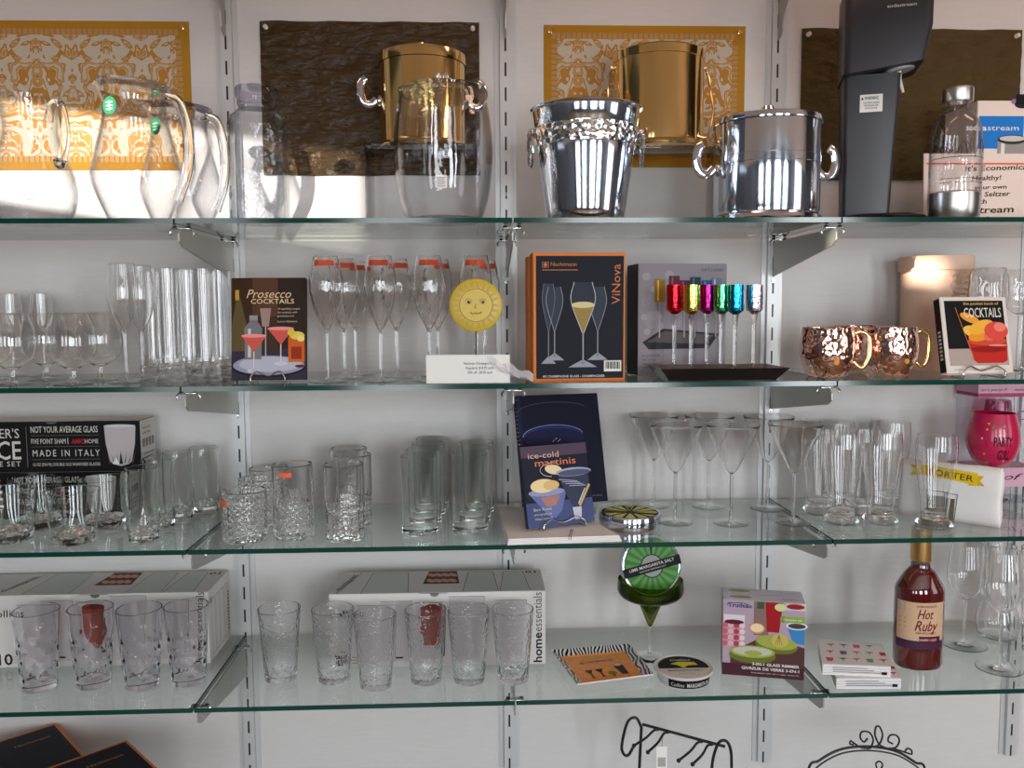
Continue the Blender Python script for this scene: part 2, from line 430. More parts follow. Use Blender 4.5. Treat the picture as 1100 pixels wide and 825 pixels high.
border_m = pbr('striped_border', (.38, .17, .03), .7, 0, .2, ('noise', 500, .2), (.50, .33, .16))
brown_m = pbr('dark_bronze_cloth', (.030, .013, .002), .4, .0, .35, ('noise', 16, 1, .02, (1, 1, 2.2), 4), (.065, .034, .006))
olive_m = pbr('olive_cloth', (.056, .034, .006), .55, .0, .2, ('noise', 20, 1, .016, (1, 1, 1.6), 4), (.078, .05, .012))
pin_m = pbr('clear_pin', (.75, .72, .65), .15, .2)
def mat_rect(u0, u1, v0, v1):
    a = at_y(u0, v0, 0); b = at_y(u1, v1, 0); return a.x, b.x, b.z, a.z
def pins(t, w, h, mm, n=((-1, 1), (1, 1))):
    for sx, sz in n:
        b = B(); b.lathe([(0, 0), (.0052, .0005), (.0048, .003), (.0022, .004), (.0026, .008), (.0048, .0095), (.004, .011), (0, .0112)], mm, 14)
        b.obj('push_pin', t, (sx*(w/2-.014), -.003, (h/2)+sz*(h/2-.014)), (pi/2, 0, 0))
def damask_mat(u0, u1, v0, v1, label, pn):
    x0, x1, z0, z1 = mat_rect(u0, u1, v0, v1); w, h = x1-x0, z1-z0
    t = thing('place_mat', label, 'place mat', ((x0+x1)/2, 0, z0))
    b = B(); b.box(-w/2, w/2, -.0025, -.0005, 0, h, gold_cloth, .0008); b.obj('cloth', t)
    b = B(); m = .030; b.rect(-w/2+m, w/2-m, m, h-m, -.0029, damask_m); b.obj('damask_panel', t)
    b = B(); k = .0105
    # stitched ladder border
    for z, nz in ((h-m, 1), (m-.013, 1)):
        n = int((w-2*m+.026)/.0115)
        for q in range(n): b.rect(-w/2+m-.013+q*.0115, -w/2+m-.013+q*.0115+.0085, z, z+.013, -.0030, border_m)
    for x in (-w/2+m-.013, w/2-m):
        n = int((h-2*m)/.0115)
        for q in range(n): b.rect(x, x+.013, m+q*.0115, m+q*.0115+.0085, -.0030, border_m)
    b.obj('ladder_border', t)['kind'] = 'stuff'
    pins(t, w, h, brass_m, pn)
damask_mat(-130, 209, 21, 183, 'ochre damask place mat pinned to the wall behind the round-bellied pitcher, far left', ((1, 1),))
damask_mat(584, 798, 27, 180, 'ochre damask place mat pinned to the wall behind the brass bucket with bail handle', ((-1, 1), (1, 1)))
def crinkled(u0, u1, v0, v1, mm, label):
    x0, x1, z0, z1 = mat_rect(u0, u1, v0, v1); w, h = x1-x0, z1-z0
    t = thing('place_mat', label, 'place mat', ((x0+x1)/2, 0, z0))
    b = B(); i = b.mi(mm); nx, nz = 44, 30; rr = random.Random(5)
    g = [[b.v(-w/2+w*p/nx, -.004-.0018*sin(p*.9+sin(q*.8)*2.2)*sin(q*.7+p*.13)-rr.random()*.0012*(0 < p < nx), h*q/nz+(sin(p*.5)*.0008 if q in (0, nz) else 0)) for q in range(nz+1)] for p in range(nx+1)]
    for p in range(nx):
        for q in range(nz): b.f([g[p][q], g[p+1][q], g[p+1][q+1], g[p][q+1]], i)
    b.box(-w/2+.001, w/2-.001, -.002, -.0005, .001, h-.001, mm)
    b.obj('cloth', t); pins(t, w, h, pin_m)
crinkled(279, 516, 23, 189, brown_m, 'dark brown crinkled place mat pinned up behind the brass lidded bucket')
crinkled(861, 1090, 31, 194, olive_m, 'olive crinkled place mat pinned up behind the black soda machine')

# ------------------------------------------------------------------ glassware builders
def tumbler_bm(b, rb, rt, H, bt, wall, m, seg=40, n=8, fn=None, rnd=.002, bow=0, dome=0):
    out = [(0, 0), (rb*.55, 0.0004), (rb-rnd, 0), (rb, rnd)]
    for k in range(1, n+1):
        q = k/n; out.append((rb+(rt-rb)*q+bow*sin(pi*q), rnd+(H-rnd)*q))
    inn = [(rt-wall*.5, H+.0006)]
    for k in range(n, 0, -1):
        q = k/n; z = bt+(H-bt)*q; qq = (z-rnd)/(H-rnd); inn.append((rb+(rt-rb)*qq+bow*sin(pi*qq)-wall, z))
    ri = rb-wall-.001
    inn += [(ri*.98, bt+.002), (ri*.8, bt+dome*.3), (ri*.45, bt+dome*.8), (0, bt+dome)]
    b.lathe(out+inn, m, seg, fn=fn); return b
def stem_glass(name, label, cat, loc, H, bowl, zb, foot_r, stem_r=.0034, m=clear_m, group=None, wall=.0011, mb=None, fn=None, knob=None, shoulder=.006, mstem=None, seg=40, scale=None):
    # bowl: control points (r, z) of the outer wall, from just above zb to the rim
    t = thing(name, label, cat, loc, group=group); mb = mb or m; ms = mstem or m
    pts = spline([(stem_r, zb)]+list(bowl), 5)
    inn = [(max(r-wall, 0), max(z, zb+.004)) for r, z in pts[::-1] if r-wall > .004]
    zi = inn[-1][1]
    b = B(); b.lathe([(0, zb)]+pts+[(pts[-1][0]-wall/2, pts[-1][1]+.0004)]+inn+[(0, zi-.0008)], mb, seg, fn=fn); b.obj('bowl', t)
    b = B(); b.lathe([(0, .0042)]+spline([(stem_r*1.8, .0042), (stem_r*1.05, .012), (stem_r*.92, zb*.5), (stem_r*.95, zb-shoulder), (stem_r*.99, zb-.0002)], 4)+[(0, zb-.0002)], ms, 14); b.obj('stem', t)
    b = B(); b.lathe([(0, 0), (foot_r-.001, 0), (foot_r, .0009), (foot_r-.001, .0018), (foot_r*.6, .0024), (stem_r*2.2, .0036), (stem_r*1.8, .0041), (0, .0041)], ms, seg); b.obj('foot', t)
    return t
def P4(u, v): return at(u, v, ZS[3])
def P3(u, v): return at(u, v, ZS[2])

# bottom shelf: hammered tumblers
first = None
spec = [(302, 733, 653, 'first on the left, standing apart from the white box'), (359, 734, 655, 'second from the left'), (404, 741, 650, 'third from the left, nearest the shelf edge'),
        (458, 735, 650, 'fourth from the left, before the printed red drink'), (504, 735, 648, 'fifth from the left'), (551, 734, 648, 'last on the right, by the vertical lettering')]
for n_, (u, v, vt, w_) in enumerate(spec):
    p = P4(u, v-4)
    if first is None:
        H = up_to(p, vt); b = B(); k = mpp(p)
        tumbler_bm(b, 16.5*k, 22.4*k, H, .013, .0020, hammered_m, 48, 10, dome=.003)
        first = tag(b.obj('tumbler', None, p), 'clear hammered glass tumbler, '+w_, 'glass', 'hammered tumblers in front of the white box')
    else: dup(first, p, 'clear hammered glass tumbler, '+w_, rotz=n_*1.1)
def dimple_fn(rb, rtop, Ht):
    def fn(r, z, a):
        if r < rb*.9 or z > .112 or z < .018 or r < rb+(rtop-rb)*z/Ht-.0012: return r, z
        row = z/.0185; ph = (int(row) % 2)*pi/8; d = cos(8*(a+ph))*sin(pi*(row % 1))
        return r-.0024*max(0, d-.25), z
    return fn
first = None
for n_, (u, v, vt, w_) in enumerate([(43, 742, 655, 'leftmost of four, by the printed number 10'), (101, 739, 657, 'second of four, before the printed red drink'), (153, 740, 655, 'third of four'), (203, 736, 655, 'rightmost of four, by the box corner')]):
    p = P4(u, v-4)
    if first is None:
        H = up_to(p, vt); b = B(); k = mpp(p)
        tumbler_bm(b, 17.5*k, 23.4*k, H, .012, .0026, dimple_m, 96, 60, fn=dimple_fn(17.5*k, 23.4*k, H), dome=.004)
        first = tag(b.obj('tumbler', None, p), 'clear thumbprint dimpled tumbler, '+w_, 'glass', 'dimpled tumblers in front of the left white box')
    else: dup(first, p, 'clear thumbprint dimpled tumbler, '+w_, rotz=n_*.7)
# stem glasses at the right end
p = P4(1035, 692); k = mpp(p); H = up_to(p, 584)
stem_glass('wine_glass', 'tall wine glass with narrow bowl, standing right behind the red bottle', 'wine glass', p, H, [(.014, H*.47), (.033, H*.58), (.039, H*.70), (.035, H*.88), (.031, H)], H*.455, 23*k, group='large wine glasses on the bottom shelf')
p = P4(1073, 718); k = mpp(p); H = up_to(p, 592)
stem_glass('wine_glass', 'wide-bowled wine glass nearest the shelf edge at far right of bottom shelf', 'wine glass', p, H, [(.016, H*.50), (.036, H*.60), (.042, H*.72), (.038, H*.88), (.032, H)], H*.485, 23*k, group='large wine glasses on the bottom shelf')
p = P4(1072, 684); H = up_to(p, 586)
b = B(); pr = spline([(.020, 0), (.040, .004), (.047, .03), (.040, .07), (.024, .12), (.022, .16), (.030, H)], 5)
b.lathe([(0, 0)]+pr+[(r-.002, max(z, .006)) for r, z in pr[::-1]]+[(0, .006)], clear_m, 40)
tag(b.obj('glass_carafe', None, p), 'clear glass carafe with round base behind the far right wine glass', 'carafe')
p = P4(1118, 700); H = up_to(p, 590); t = thing('glass_vase', 'clear glass cylinder with orange sticker cut by the right frame edge', 'vase', p)
b = B(); tumbler_bm(b, .036, .046, H, .008, .0025, clear_m); b.obj('body', t)
b = B(); i = b.mi(flat(238, 120, 85)); 
for q in range(5):
    a0, a1 = R(200+q*7), R(207+q*7); b.f([b.v(.0452*cos(a0), .0452*sin(a0), H*.82), b.v(.0452*cos(a1), .0452*sin(a1), H*.82), b.v(.0452*cos(a1), .0452*sin(a1), H*.875), b.v(.0452*cos(a0), .0452*sin(a0), H*.875)], i)
b.obj('sticker', t)

# third shelf: five-point tumblers, short and tall
def five_fn(Hb, amp):
    def fn(r, z, a):
        k = max(0, 1-z/Hb)
        return r*(1+amp*k*abs(cos(2.5*a))-amp*k*.4), z+(.003*cos(5*a) if z < .002 and r > .012 else 0)*0
    return fn
star_m = glass('star_base_glass', (.99, .99, .99), 0, 1.5, ('noise', 90, .3, .003))
def five(name, label, p, rb, rt, H, grp):
    t = thing(name, label, 'glass', p, group=grp)
    b = B(); tumbler_bm(b, rb, rt, H, .013, .0024, clear2_m, 60, 10, fn=five_fn(H*.45, .13), bow=.0025, dome=.001); b.obj('body', t, sharp=25)
    b = B(); rr = random.Random(3); i = b.mi(star_m)      # faceted star moulded in the base
    b.lathe([(0, .0135), (rb*.70, .0138), (rb*.62, .020), (rb*.38, .026), (0, .0245)], star_m, 20, fn=lambda r, z, a: (r*(1+.12*cos(5*a)), z+.002*cos(10*a))); b.obj('star_base', t, sharp=10)
    return t
p = P3(80, 582); k = mpp(p); H = up_to(p, 527)
f0 = five('tumbler', 'short five-sided tumbler with rocky base, in front of the lower black box', p, 20*k, 27.5*k, H, 'short five-sided tumblers')
for (u, v, l) in ((12, 580, 'short five-sided tumbler at far left edge of the third shelf, front row'), (42, 566, 'short five-sided tumbler in the back row, left one, against the black box'), (113, 565, 'short five-sided tumbler in the back row, right one, at the lower box corner')):
    dup(f0, P3(u, v), l, rotz=.4)
p = P3(155, 580); k = mpp(p); H = up_to(p, 502)
f0 = five('tumbler', 'tall five-sided tumbler nearest the shelf edge, first of its slanting row', p, 14.6*k, 17*k, H, 'tall five-sided tumblers')
for (u, v, l) in ((172, 566, 'tall five-sided tumbler, second of the slanting row'), (193, 556.5, 'tall five-sided tumbler, third of the slanting row'), (221, 549, 'tall five-sided tumbler at the back, nearest the wall')):
    dup(f0, P3(u, v), l, rotz=.4)
# cut crystal
orange_st = flat(238, 110, 70)
def sticker(t, r, z0, z1, a0, a1, m=None, name='sticker'):
    b = B(); i = b.mi(m or orange_st); n = 6
    for q in range(n):
        A, C = R(a0+(a1-a0)*q/n), R(a0+(a1-a0)*(q+1)/n)
        b.f([b.v(r*cos(A), r*sin(A), z0), b.v(r*cos(C), r*sin(C), z0), b.v(r*cos(C), r*sin(C), z1), b.v(r*cos(A), r*sin(A), z1)], i)
    return b.obj(name, t)
def crystal(label, p, r, H, cutfrac, grp, mode='x', st=None):
    t = thing('crystal_tumbler', label, 'glass', p, group=grp)
    def fn(rr, z, a):
        if rr < r*.97 or z > H*cutfrac or z < .003: return rr, z
        if mode == 'x': d = max(abs(sin(8*a+z*260)), abs(sin(8*a-z*260)))**4
        else: d = max(abs(sin(7*a))**6, abs(sin(z*pi/.0105))**3)
        return rr-.0026*(1-d)*0-.0024*d, z
    def fn2(rr, z, a): return fn(rr, z, a)
    b = B(); n = 44
    out = [(0, 0), (r-.002, 0), (r, .002)]+[(r, .002+(H-.002)*q/n) for q in range(1, n+1)]+[(r-.0015, H+.0005)]+[(r-.0036, H-.002), (r-.0036, H*.5), (r-.0045, .017), (r*.5, .015), (0, .0145)]
    b.lathe(out, clear_m, 96, fn=fn); b.obj('body', t, sharp=18)
    if st: sticker(t, r+.0004, H*st[0], H*st[1], st[2], st[3])
    return t
p = P3(264, 579); k = mpp(p); H = up_to(p, 526)
c0 = crystal('short cut crystal tumbler with orange sticker on its left side, front of trio', p, 23.5*k, H, .8, 'short cut crystal tumblers', 'x', (.72, .86, 195, 235))
for q_ in (dup(c0, P3(280, 563), 'short cut crystal tumbler, middle of trio behind the front one'), dup(c0, P3(290, 549), 'short cut crystal tumbler, rearmost of trio')):
    for c_ in list(q_.children):
        if c_.name.startswith('sticker'): bpy.data.objects.remove(c_)
p = P3(316, 577); k = mpp(p); H = up_to(p, 498)
crystal('tall cut crystal highball with orange sticker near its rim', p, 21.5*k, H, .48, None, 'x', (.86, .925, 245, 280))
p = P3(371, 578); k = mpp(p); H = up_to(p, 498)
c0 = crystal('tall ladder-cut crystal highball, front of trio', p, 21.5*k, H, .42, 'ladder-cut crystal highballs', 'l')
dup(c0, P3(380, 563), 'tall ladder-cut crystal highball, middle of trio'); dup(c0, P3(376, 553), 'tall ladder-cut crystal highball, rearmost of trio')
# plain highballs
p = P3(451, 572); k = mpp(p); H = up_to(p, 489); b = B(); tumbler_bm(b, 19*k, 19.5*k, H, .012, .0017, clear2_m, 44, 6, dome=.001)
h0 = tag(b.obj('highball_glass', None, p), 'plain straight highball, front of the left file', 'glass', 'plain straight highballs')
for u, v, l in ((456, -.198, 'second of the left file'), (461, -.125, 'third of the left file'), (465, -.052, 'rearmost of the left file'), (505, -.262, 'front of the right file, beside the big book'), (509, -.188, 'second of the right file'), (513, -.112, 'rearmost of the right file')):
    dup(h0, on(u, ZS[2], v), 'plain straight highball, '+l)
# martini glasses
p = P3(785, 562); k = mpp(p); H = up_to(p, 456); zb = up_to(p, 509)
m0 = stem_glass('martini_glass', 'martini glass in the front row, right of centre, wide rim', 'martini glass', p, H, [(.0058, zb+.003), (.0125, zb+(H-zb)*.10), (.0225, zb+(H-zb)*.30), (.0430, zb+(H-zb)*.72), (32*k*.90, H)], zb, 19*k, .0036, wall=.0012, group='martini glasses on the third shelf')
for u, v, l in ((725, 561, 'martini glass in the front row, nearest the round tin'), (702, 543, 'martini glass in the back row, leftmost of all'), (761, 544, 'martini glass in the back row, second from left'),
                (824, 546, 'martini glass in the back row, rightmost, before the wall standard'), (852, 561, 'martini glass in the front row, next to the beer glasses')):
    dup(m0, P3(u, v), l)
# beer glasses
p = P3(1003, 565); k = mpp(p); H = up_to(p, 467)
pr = spline([(18.5*k, .0), (19*k, .005), (17*k, .011), (14.5*k, .016), (13.5*k, .022), (15.5*k, H*.35), (19.3*k, H*.62), (21*k, H*.82), (20*k, H)], 5)
b = B(); b.lathe([(0, 0)]+pr+[(r-.0016, z) for r, z in pr[::-1] if z > .026]+[(11*k, .024), (0, .023)], clear_m, 44)
b0 = tag(b.obj('beer_glass', None, p), 'tall pilsner beer glass standing alone in front of the PORTER towel', 'beer glass', 'pilsner beer glasses')
for u, v, l in ((903, -.243, 'front row, nearest the martini glasses'), (945, -.247, 'front row, left of the PORTER towel'), (880, -.160, 'middle row, leftmost behind the last martini glass'), (922, -.162, 'middle row, between the two front glasses'), (956, -.088, 'back row, right, behind the towel edge'),
                (897, -.078, 'back row, left'), ):
    dup(b0, on(u, ZS[2], v), 'tall pilsner beer glass, '+l)

# second shelf (its top is just below eye level)
Z2 = ZS[1]
def Q(u, y): return on(u, Z2, y)
# snifters
p = Q(108, -.20); H = up_to(p, 336); k = mpp(p)
s0 = stem_glass('brandy_snifter', 'wide brandy snifter, rightmost of the front row, next to the flutes', 'snifter', p, H, [(.012, H*.22), (.036, H*.36), (23.5*k, H*.55), (.041, H*.8), (17*k, H)], H*.20, 19*k, .0045, group='brandy snifters at the left end', shoulder=.004)
for u, y, l in ((79, -.30, 'second from the right, near the shelf edge'), (50, -.18, 'third from the right'), (14, -.29, 'at the left edge of the photo, near the shelf edge'), (-8, -.16, 'cut by the left frame edge')):
    dup(s0, Q(u, y), 'wide brandy snifter, '+l)
p = Q(48, -.07); H = up_to(p, 316); k = mpp(p)
s0 = stem_glass('cordial_glass', 'narrow stemmed glass standing behind the snifters, right one', 'stem glass', p, H, [(.010, H*.44), (.018, H*.52), (11*k, H*.68), (.0215, H)], H*.43, 15*k, .003, group='narrow glasses behind the snifters')
dup(s0, Q(15, -.07), 'narrow stemmed glass standing behind the snifters, left one')
# flutes
p = Q(136, -.27); H = up_to(p, 283); k = mpp(p); zb = up_to(p, 358)
s0 = stem_glass('champagne_flute', 'plain tall champagne flute, left and front one of the pair', 'flute', p, H, [(.007, zb+.008), (14.5*k*.80, zb+(H-zb)*.26), (15*k*1.02, zb+(H-zb)*.55), (13.5*k, zb+(H-zb)*.85), (12.6*k, H)], zb, 19*k, .0032, group='plain champagne flutes')
dup(s0, Q(154, -.198), 'plain tall champagne flute, right and rear one of the pair')
# straight glasses on wavy bases
wavy_m = glass('wavy_base_glass', (1, 1, 1), 0, 1.5, ('noise', 42, .9, .006, (1, 1, 2.5)))
def wavy(label, p, H, r, grp):
    t = thing('cylinder_glass', label, 'glass', p, group=grp)
    b = B(); z0 = .040; b.lathe([(0, z0), (r, z0), (r, H), (r-.001, H+.0005), (r-.002, H), (r-.002, z0+.006), (0, z0+.006)], clear_m, 40); b.obj('cylinder', t)
    b = B(); b.lathe([(0, 0), (r*1.08, 0), (r*1.12, .004), (r*.98, .010), (r*1.1, .018), (r*.96, .026), (r*1.02, .034), (r*.97, z0-.0003), (0, z0-.0003)], wavy_m, 36); b.obj('wavy_base', t)
    return t
p = Q(222, -.24); H = up_to(p, 289); k = mpp(p)
w0 = wavy('tall straight glass on thick wavy base, behind the left edge of the Prosecco book', p, H, 14.5*k, 'straight glasses with wavy bases')
for u, y, l in ((184, -.26, 'leftmost of the front row'), (204, -.20, 'between two front ones and set back'), (238, -.16, 'rightmost, mostly behind the book'), (166, -.122, 'rearmost on the left'), (196, -.075, 'against the wall'), (229, -.058, 'against the wall by the standard')):
    dup(w0, Q(u, y), 'tall straight glass on thick wavy base, '+l)
# cut champagne glasses with orange stickers
def swirl(r, z, a): return r, z
def cutfn(H, zb):
    def fn(r, z, a):
        if r < .008: return r, z
        q = (z-zb)/(H-zb)
        if q > .62 or q < .02: return r, z
        return r-.0014*abs(sin(6*a+q*5)), z
    return fn
p = Q(353, -.288); H = up_to(p, 275); k = mpp(p); zb = up_to(p, 357)
s0 = stem_glass('champagne_glass', 'cut champagne glass with orange sticker, leftmost, front row', 'champagne glass', p, H,
    [(.0075, zb+.010), (11*k, zb+(H-zb)*.22), (16*k, zb+(H-zb)*.42), (18.3*k, zb+(H-zb)*.58), (17*k, zb+(H-zb)*.75), (12.8*k, H)], zb, 21*k, .0036, m=clear_m, mb=swirl_m, fn=cutfn(H, zb), group='cut champagne glasses with orange stickers', seg=72, wall=.0017)
rs = lambda q: 15.2*k
b = B(); i = b.mi(orange_st); n = 8
for q in range(n):
    A, C = R(225+90*q/n), R(225+90*(q+1)/n); r0, r1 = 14.6*k, 13.9*k
    z0, z1 = zb+(H-zb)*.865, zb+(H-zb)*.94
    b.f([b.v(r0*cos(A), r0*sin(A), z0), b.v(r0*cos(C), r0*sin(C), z0), b.v(r1*cos(C), r1*sin(C), z1), b.v(r1*cos(A), r1*sin(A), z1)], i)
b.obj('sticker', s0)
for u, y, l, rz in ((410, -.288, 'second from the left, front row', 0), (462, -.288, 'third from the left, front row', .1), (512, -.283, 'rightmost, behind the sun ornament', -.1),
                (371, -.20, 'left end, second row', .5), (427, -.19, 'second row, between first and third front glasses', .55), (471, -.16, 'second row, behind the third front glass', .6), (521, -.15, 'second row, right end beside the standard', .6), (383, -.10, 'left end, third row by the wall', .6)):
    dup(s0, Q(u, y), 'cut champagne glass with orange sticker, '+l, rotz=rz)
# wine glasses at right
p = Q(1058, -.222); H = up_to(p, 288); k = mpp(p)
s0 = stem_glass('wine_glass', 'dimpled balloon wine glass behind the pocket cocktail book', 'wine glass', p, H, [(.014, H*.56), (.036, H*.66), (19*k, H*.80), (.036, H*.93), (.031, H)], H*.545, 18*k, mb=glass('balloon_glass', (1, 1, 1), 0, 1.48, ('smooth', 40, .5, .006)), group='balloon wine glasses on the second shelf')
dup(s0, Q(1095, -.13), 'dimpled balloon wine glass at the right edge of the photo, set back by the wall')
# ------------------------------------------------------------------ top shelf
Z1 = ZS[0]
def T(u, y): return on(u, Z1, y)
white_pr = flat(232, 228, 222); black_pr = flat(14, 13, 15); paper_m = flat(238, 235, 230, .7)
# round-bellied pitcher with looping handle
p = T(38, -.25); k = mpp(p); H = up_to(p, 106)
t = thing('glass_pitcher', 'round-bellied clear pitcher with thick looped handle, leftmost on the top shelf', 'pitcher', p)
pr = spline([(.030, 0), (.058, .004), (43*k, H*.20), (42*k, H*.36), (33*k, H*.58), (27.5*k, H*.74), (29*k, H*.90), (31.5*k, H)], 5)
def spout(r, z, a, H=H):
    f_ = max(0, (z-H*.86)/(H*.14)); w = max(0, cos(a-pi*.94))**10; return r+.022*f_*f_*w, z+.005*f_*w
b = B(); b.lathe([(0, 0)]+pr+[(r-.003, max(z, .006)) for r, z in pr[::-1]]+[(0, .006)], jug2_m, 48, fn=spout); b.obj('body', t)
ca, sa = cos(-.42), sin(-.42)
hp = [(27*k, H*.80), (34*k, H*.92), (44*k, H*.93), (50*k, H*.78), (49*k, H*.62), (44*k, H*.50), (40*k, H*.46), (37.5*k, H*.50)]
b = B(); b.tube([(r*ca, r*sa, z) for r, z in spline(hp, 5)], .0085, clear_m, 12); b.obj('handle', t)
b = B(); i = b.mi(paper_m); a0, a1 = R(288), R(298)
b.f([b.v(43.5*k*cos(a), 43.5*k*sin(a), z) for a, z in ((a0, H*.16), (a1, H*.16), (a1, H*.25), (a0, H*.25))], i); b.obj('price_sticker', t)
# tall carafes with lids
green_st = flat(20, 120, 80)
def jug(label, p, H, k, rz, grp):
    t = thing('lidded_pitcher', label, 'pitcher', p, (0, 0, rz), grp)
    pr = spline([(.048, 0), (.054, .004), (46*k, H*.30), (42*k, H*.48), (34*k, H*.70), (31*k, H*.84), (35*k, H*.95), (37*k, H*.97)], 5)
    def lip(r, z, a, H=H):
        f_ = max(0, (z-H*.80)/(H*.2)); w = max(0, cos(a-pi))**4; return r+.010*f_*w, z+.004*f_*cos(a-pi)
    b = B(); b.lathe([(0, 0)]+pr+[(r-.0025, max(z, .006)) for r, z in pr[::-1]]+[(0, .006)], jug_m, 48, fn=lip); b.obj('body', t)
    b = B(); b.lathe([(0, H*.94), (34*k, H*.94), (36*k, H*.975), (38*k, H*.98), (37*k, H*.995), (20*k, H*1.0), (18*k, H*1.02), (0, H*1.025)], stopper_m, 40, fn=lambda r, z, a: (r, z+.004*cos(a-pi)*r/.06)); b.obj('lid', t)
    hp = spline([(36*k, H*.90), (48*k, H*.86), (56*k, H*.70), (58*k, H*.52), (54*k, H*.34), (46*k, H*.20), (44*k, H*.16)], 5)
    b = B(); b.tube([(r, 0, z) for r, z in hp], [.0085-.002*abs(j/len(hp)-.5) for j in range(len(hp))], clear_m, 12, flatten=1.3); b.obj('handle', t)
    ang = -pi/2-rz-.45
    b = B(); b.disc(0, 0, .0165, .0165, 0, green_st); 
    for q in (-.006, 0, .006): b.rect(-.008, .008, q-.0012, q+.0012, -.0003, flat(190, 225, 205))
    b.rect(-.0012, .0012, -.009, .009, -.0004, flat(190, 225, 205))
    b.obj('round_sticker', t, (32.5*k*cos(ang), 32.5*k*sin(ang), H*.80), (0, 0, ang+pi/2))
    return t
p = T(150, -.272); k = mpp(p); H = up_to(p, 90)
j0 = jug('tall waisted clear pitcher with lid and round green sticker, in front of the damask mat', p, H, k, -.12, 'lidded pitchers')
dup(j0, T(197, -.098), 'tall waisted clear pitcher with lid, partly hidden behind the front lidded one', rotz=-.25)
# octagonal jar bottle
p = T(280, -.26); k = mpp(p); H = up_to(p, 95)
t = thing('glass_jar', 'square-shouldered clear glass jar bottle with a wide stopper', 'jar', p)
def oct8(r, z, a):
    q = (a+pi/8) % (pi/4)-pi/8; return r*(.93/max(cos(q), .9)), z
pr = [(.0, 0), (29*k, 0), (31*k, .004), (31.5*k, .01), (31.5*k, H*.72), (29*k, H*.79), (20*k, H*.84), (19*k, H*.86)]
b = B(); b.lathe(pr+[(r-.003, max(z, .007)) for r, z in pr[:0:-1]]+[(0, .007)], jug2_m, 64, fn=lambda r, z, a: oct8(r, z, a) if z < H*.78 else (r, z)); b.obj('body', t, sharp=12)
b = B(); b.lathe([(0, H*.855), (19*k, H*.86), (20.5*k, H*.875), (20.5*k, H*.90), (19*k, H*.905), (22*k, H*.93), (22.5*k, H*.985), (21.5*k, H), (0, H)], stopper_m, 40); b.obj('stopper', t)
# brass lidded bucket on acrylic riser
def riser(label, p, w, d, h):
    t = thing('acrylic_riser', label, 'riser', p); b = B(); q = .003
    b.box(-w/2, w/2, -d/2, d/2, h-q, h, acryl_m, .0005); b.box(-w/2, -w/2+q, -d/2, d/2, 0, h-q, acryl_m, .0005); b.box(w/2-q, w/2, -d/2, d/2, 0, h-q, acryl_m, .0005); b.obj('stand', t); return t
def knob(t, z, m, r=.011):
    b = B(); b.lathe([(0, z), (.008, z), (.006, z+.003), (.0055, z+.007), (r*.75, z+.010), (r, z+.016), (r*.8, z+.023), (0, z+.026)], m, 20); b.obj('knob', t)
def side_handles(t, r, z, m, angs, mb=None, s=1.):
    for a in angs:
        b = B()
        b.lathe([(0, 0), (.010*s, 0), (.009*s, .004), (.004*s, .008), (0, .009)], m, 14)
        h = b.obj('handle_mount', t, (r*cos(a)*.995, r*sin(a)*.995, z), (0, pi/2, a))
        pts = spline([(.006, 0, .002), (.016, 0, -.006), (.028, 0, -.004), (.034, 0, .010), (.034, 0, .024), (.030, 0, .034), (.024, 0, .038)], 5)
        c = B(); c.tube([(x*s, y, q*s) for x, y, q in pts], .0045*s, mb or m, 10, flatten=1.6); c.obj('curled_handle', t, (r*cos(a), r*sin(a), z), (0, 0, a))
yb = -.098
p = T(456, yb); hr = up_to(p, 161); k = mpp(p)
riser('clear acrylic riser under the brass lidded bucket', T(456, yb), 116*k, .14, hr)
p2 = p+Vector((0, 0, hr)); H = up_to(p2, 60)
t = thing('ice_bucket', 'polished brass lidded ice bucket with ball knob, on an acrylic riser', 'ice bucket', p2)
r = 45*k
b = B(); b.lathe([(0, 0), (r*1.03, 0), (r*1.05, .004), (r*1.02, .008), (r, .012), (r, H*.88), (0, H*.88)], gold_m, 56); b.obj('body', t)
b = B(); b.lathe([(0, H*.885), (r*1.025, H*.885), (r*1.03, H*.93), (r*1.02, H*.985), (r*.98, H*.995), (r*.5, H*1.01), (0, H*1.012)], gold_m, 56); b.obj('lid', t)
knob(t, H*1.01, gold_m, .012); side_handles(t, r, H*.50, silver_m, (pi*1.06, .06), s=1.15)
# clear barrel jar
p = T(477, -.279); k = mpp(p); H = up_to(p, 101)
t = thing('barrel_jar', 'clear barrel-shaped lidded jar with small price label, in front of the brass bucket', 'jar', p)
pr = spline([(37*k, 0), (40*k, .004), (48*k, H*.22), (52.2*k, H*.5), (51*k, H*.72), (47*k, H*.93), (45.5*k, H)], 6)
def flute(r, z, a): return r*(1+.010*cos(10*a)), z
b = B(); b.lathe([(0, 0)]+pr+[(r-.003, max(z, .008)) for r, z in pr[::-1]]+[(0, .008)], jug_m, 80, fn=flute); b.obj('body', t)
b = B(); b.lathe([(0, H-.006), (42*k, H-.006), (43*k, H+.001), (46.5*k, H+.002), (47*k, H+.006), (44*k, H+.009), (20*k, H+.012), (0, H+.012)], jug2_m, 56); b.obj('lid', t)
b = B(); z = H+.012; b.lathe([(0, z), (.009, z), (.007, z+.004), (.010, z+.010), (.0125, z+.018), (.010, z+.026), (0, z+.029)], clear_m, 24); b.obj('knob', t)
b = B(); b.rect(-.010, .010, -.012, .012, 0, paper_m)
for q in range(5): b.rect(-.008, .007-.002*(q % 2), -.009+q*.0038, -.0078+q*.0038, -.0003, flat(120, 118, 118))
b.obj('price_label', t, (0, -50*k, H*.27), (-.12, 0, 0))
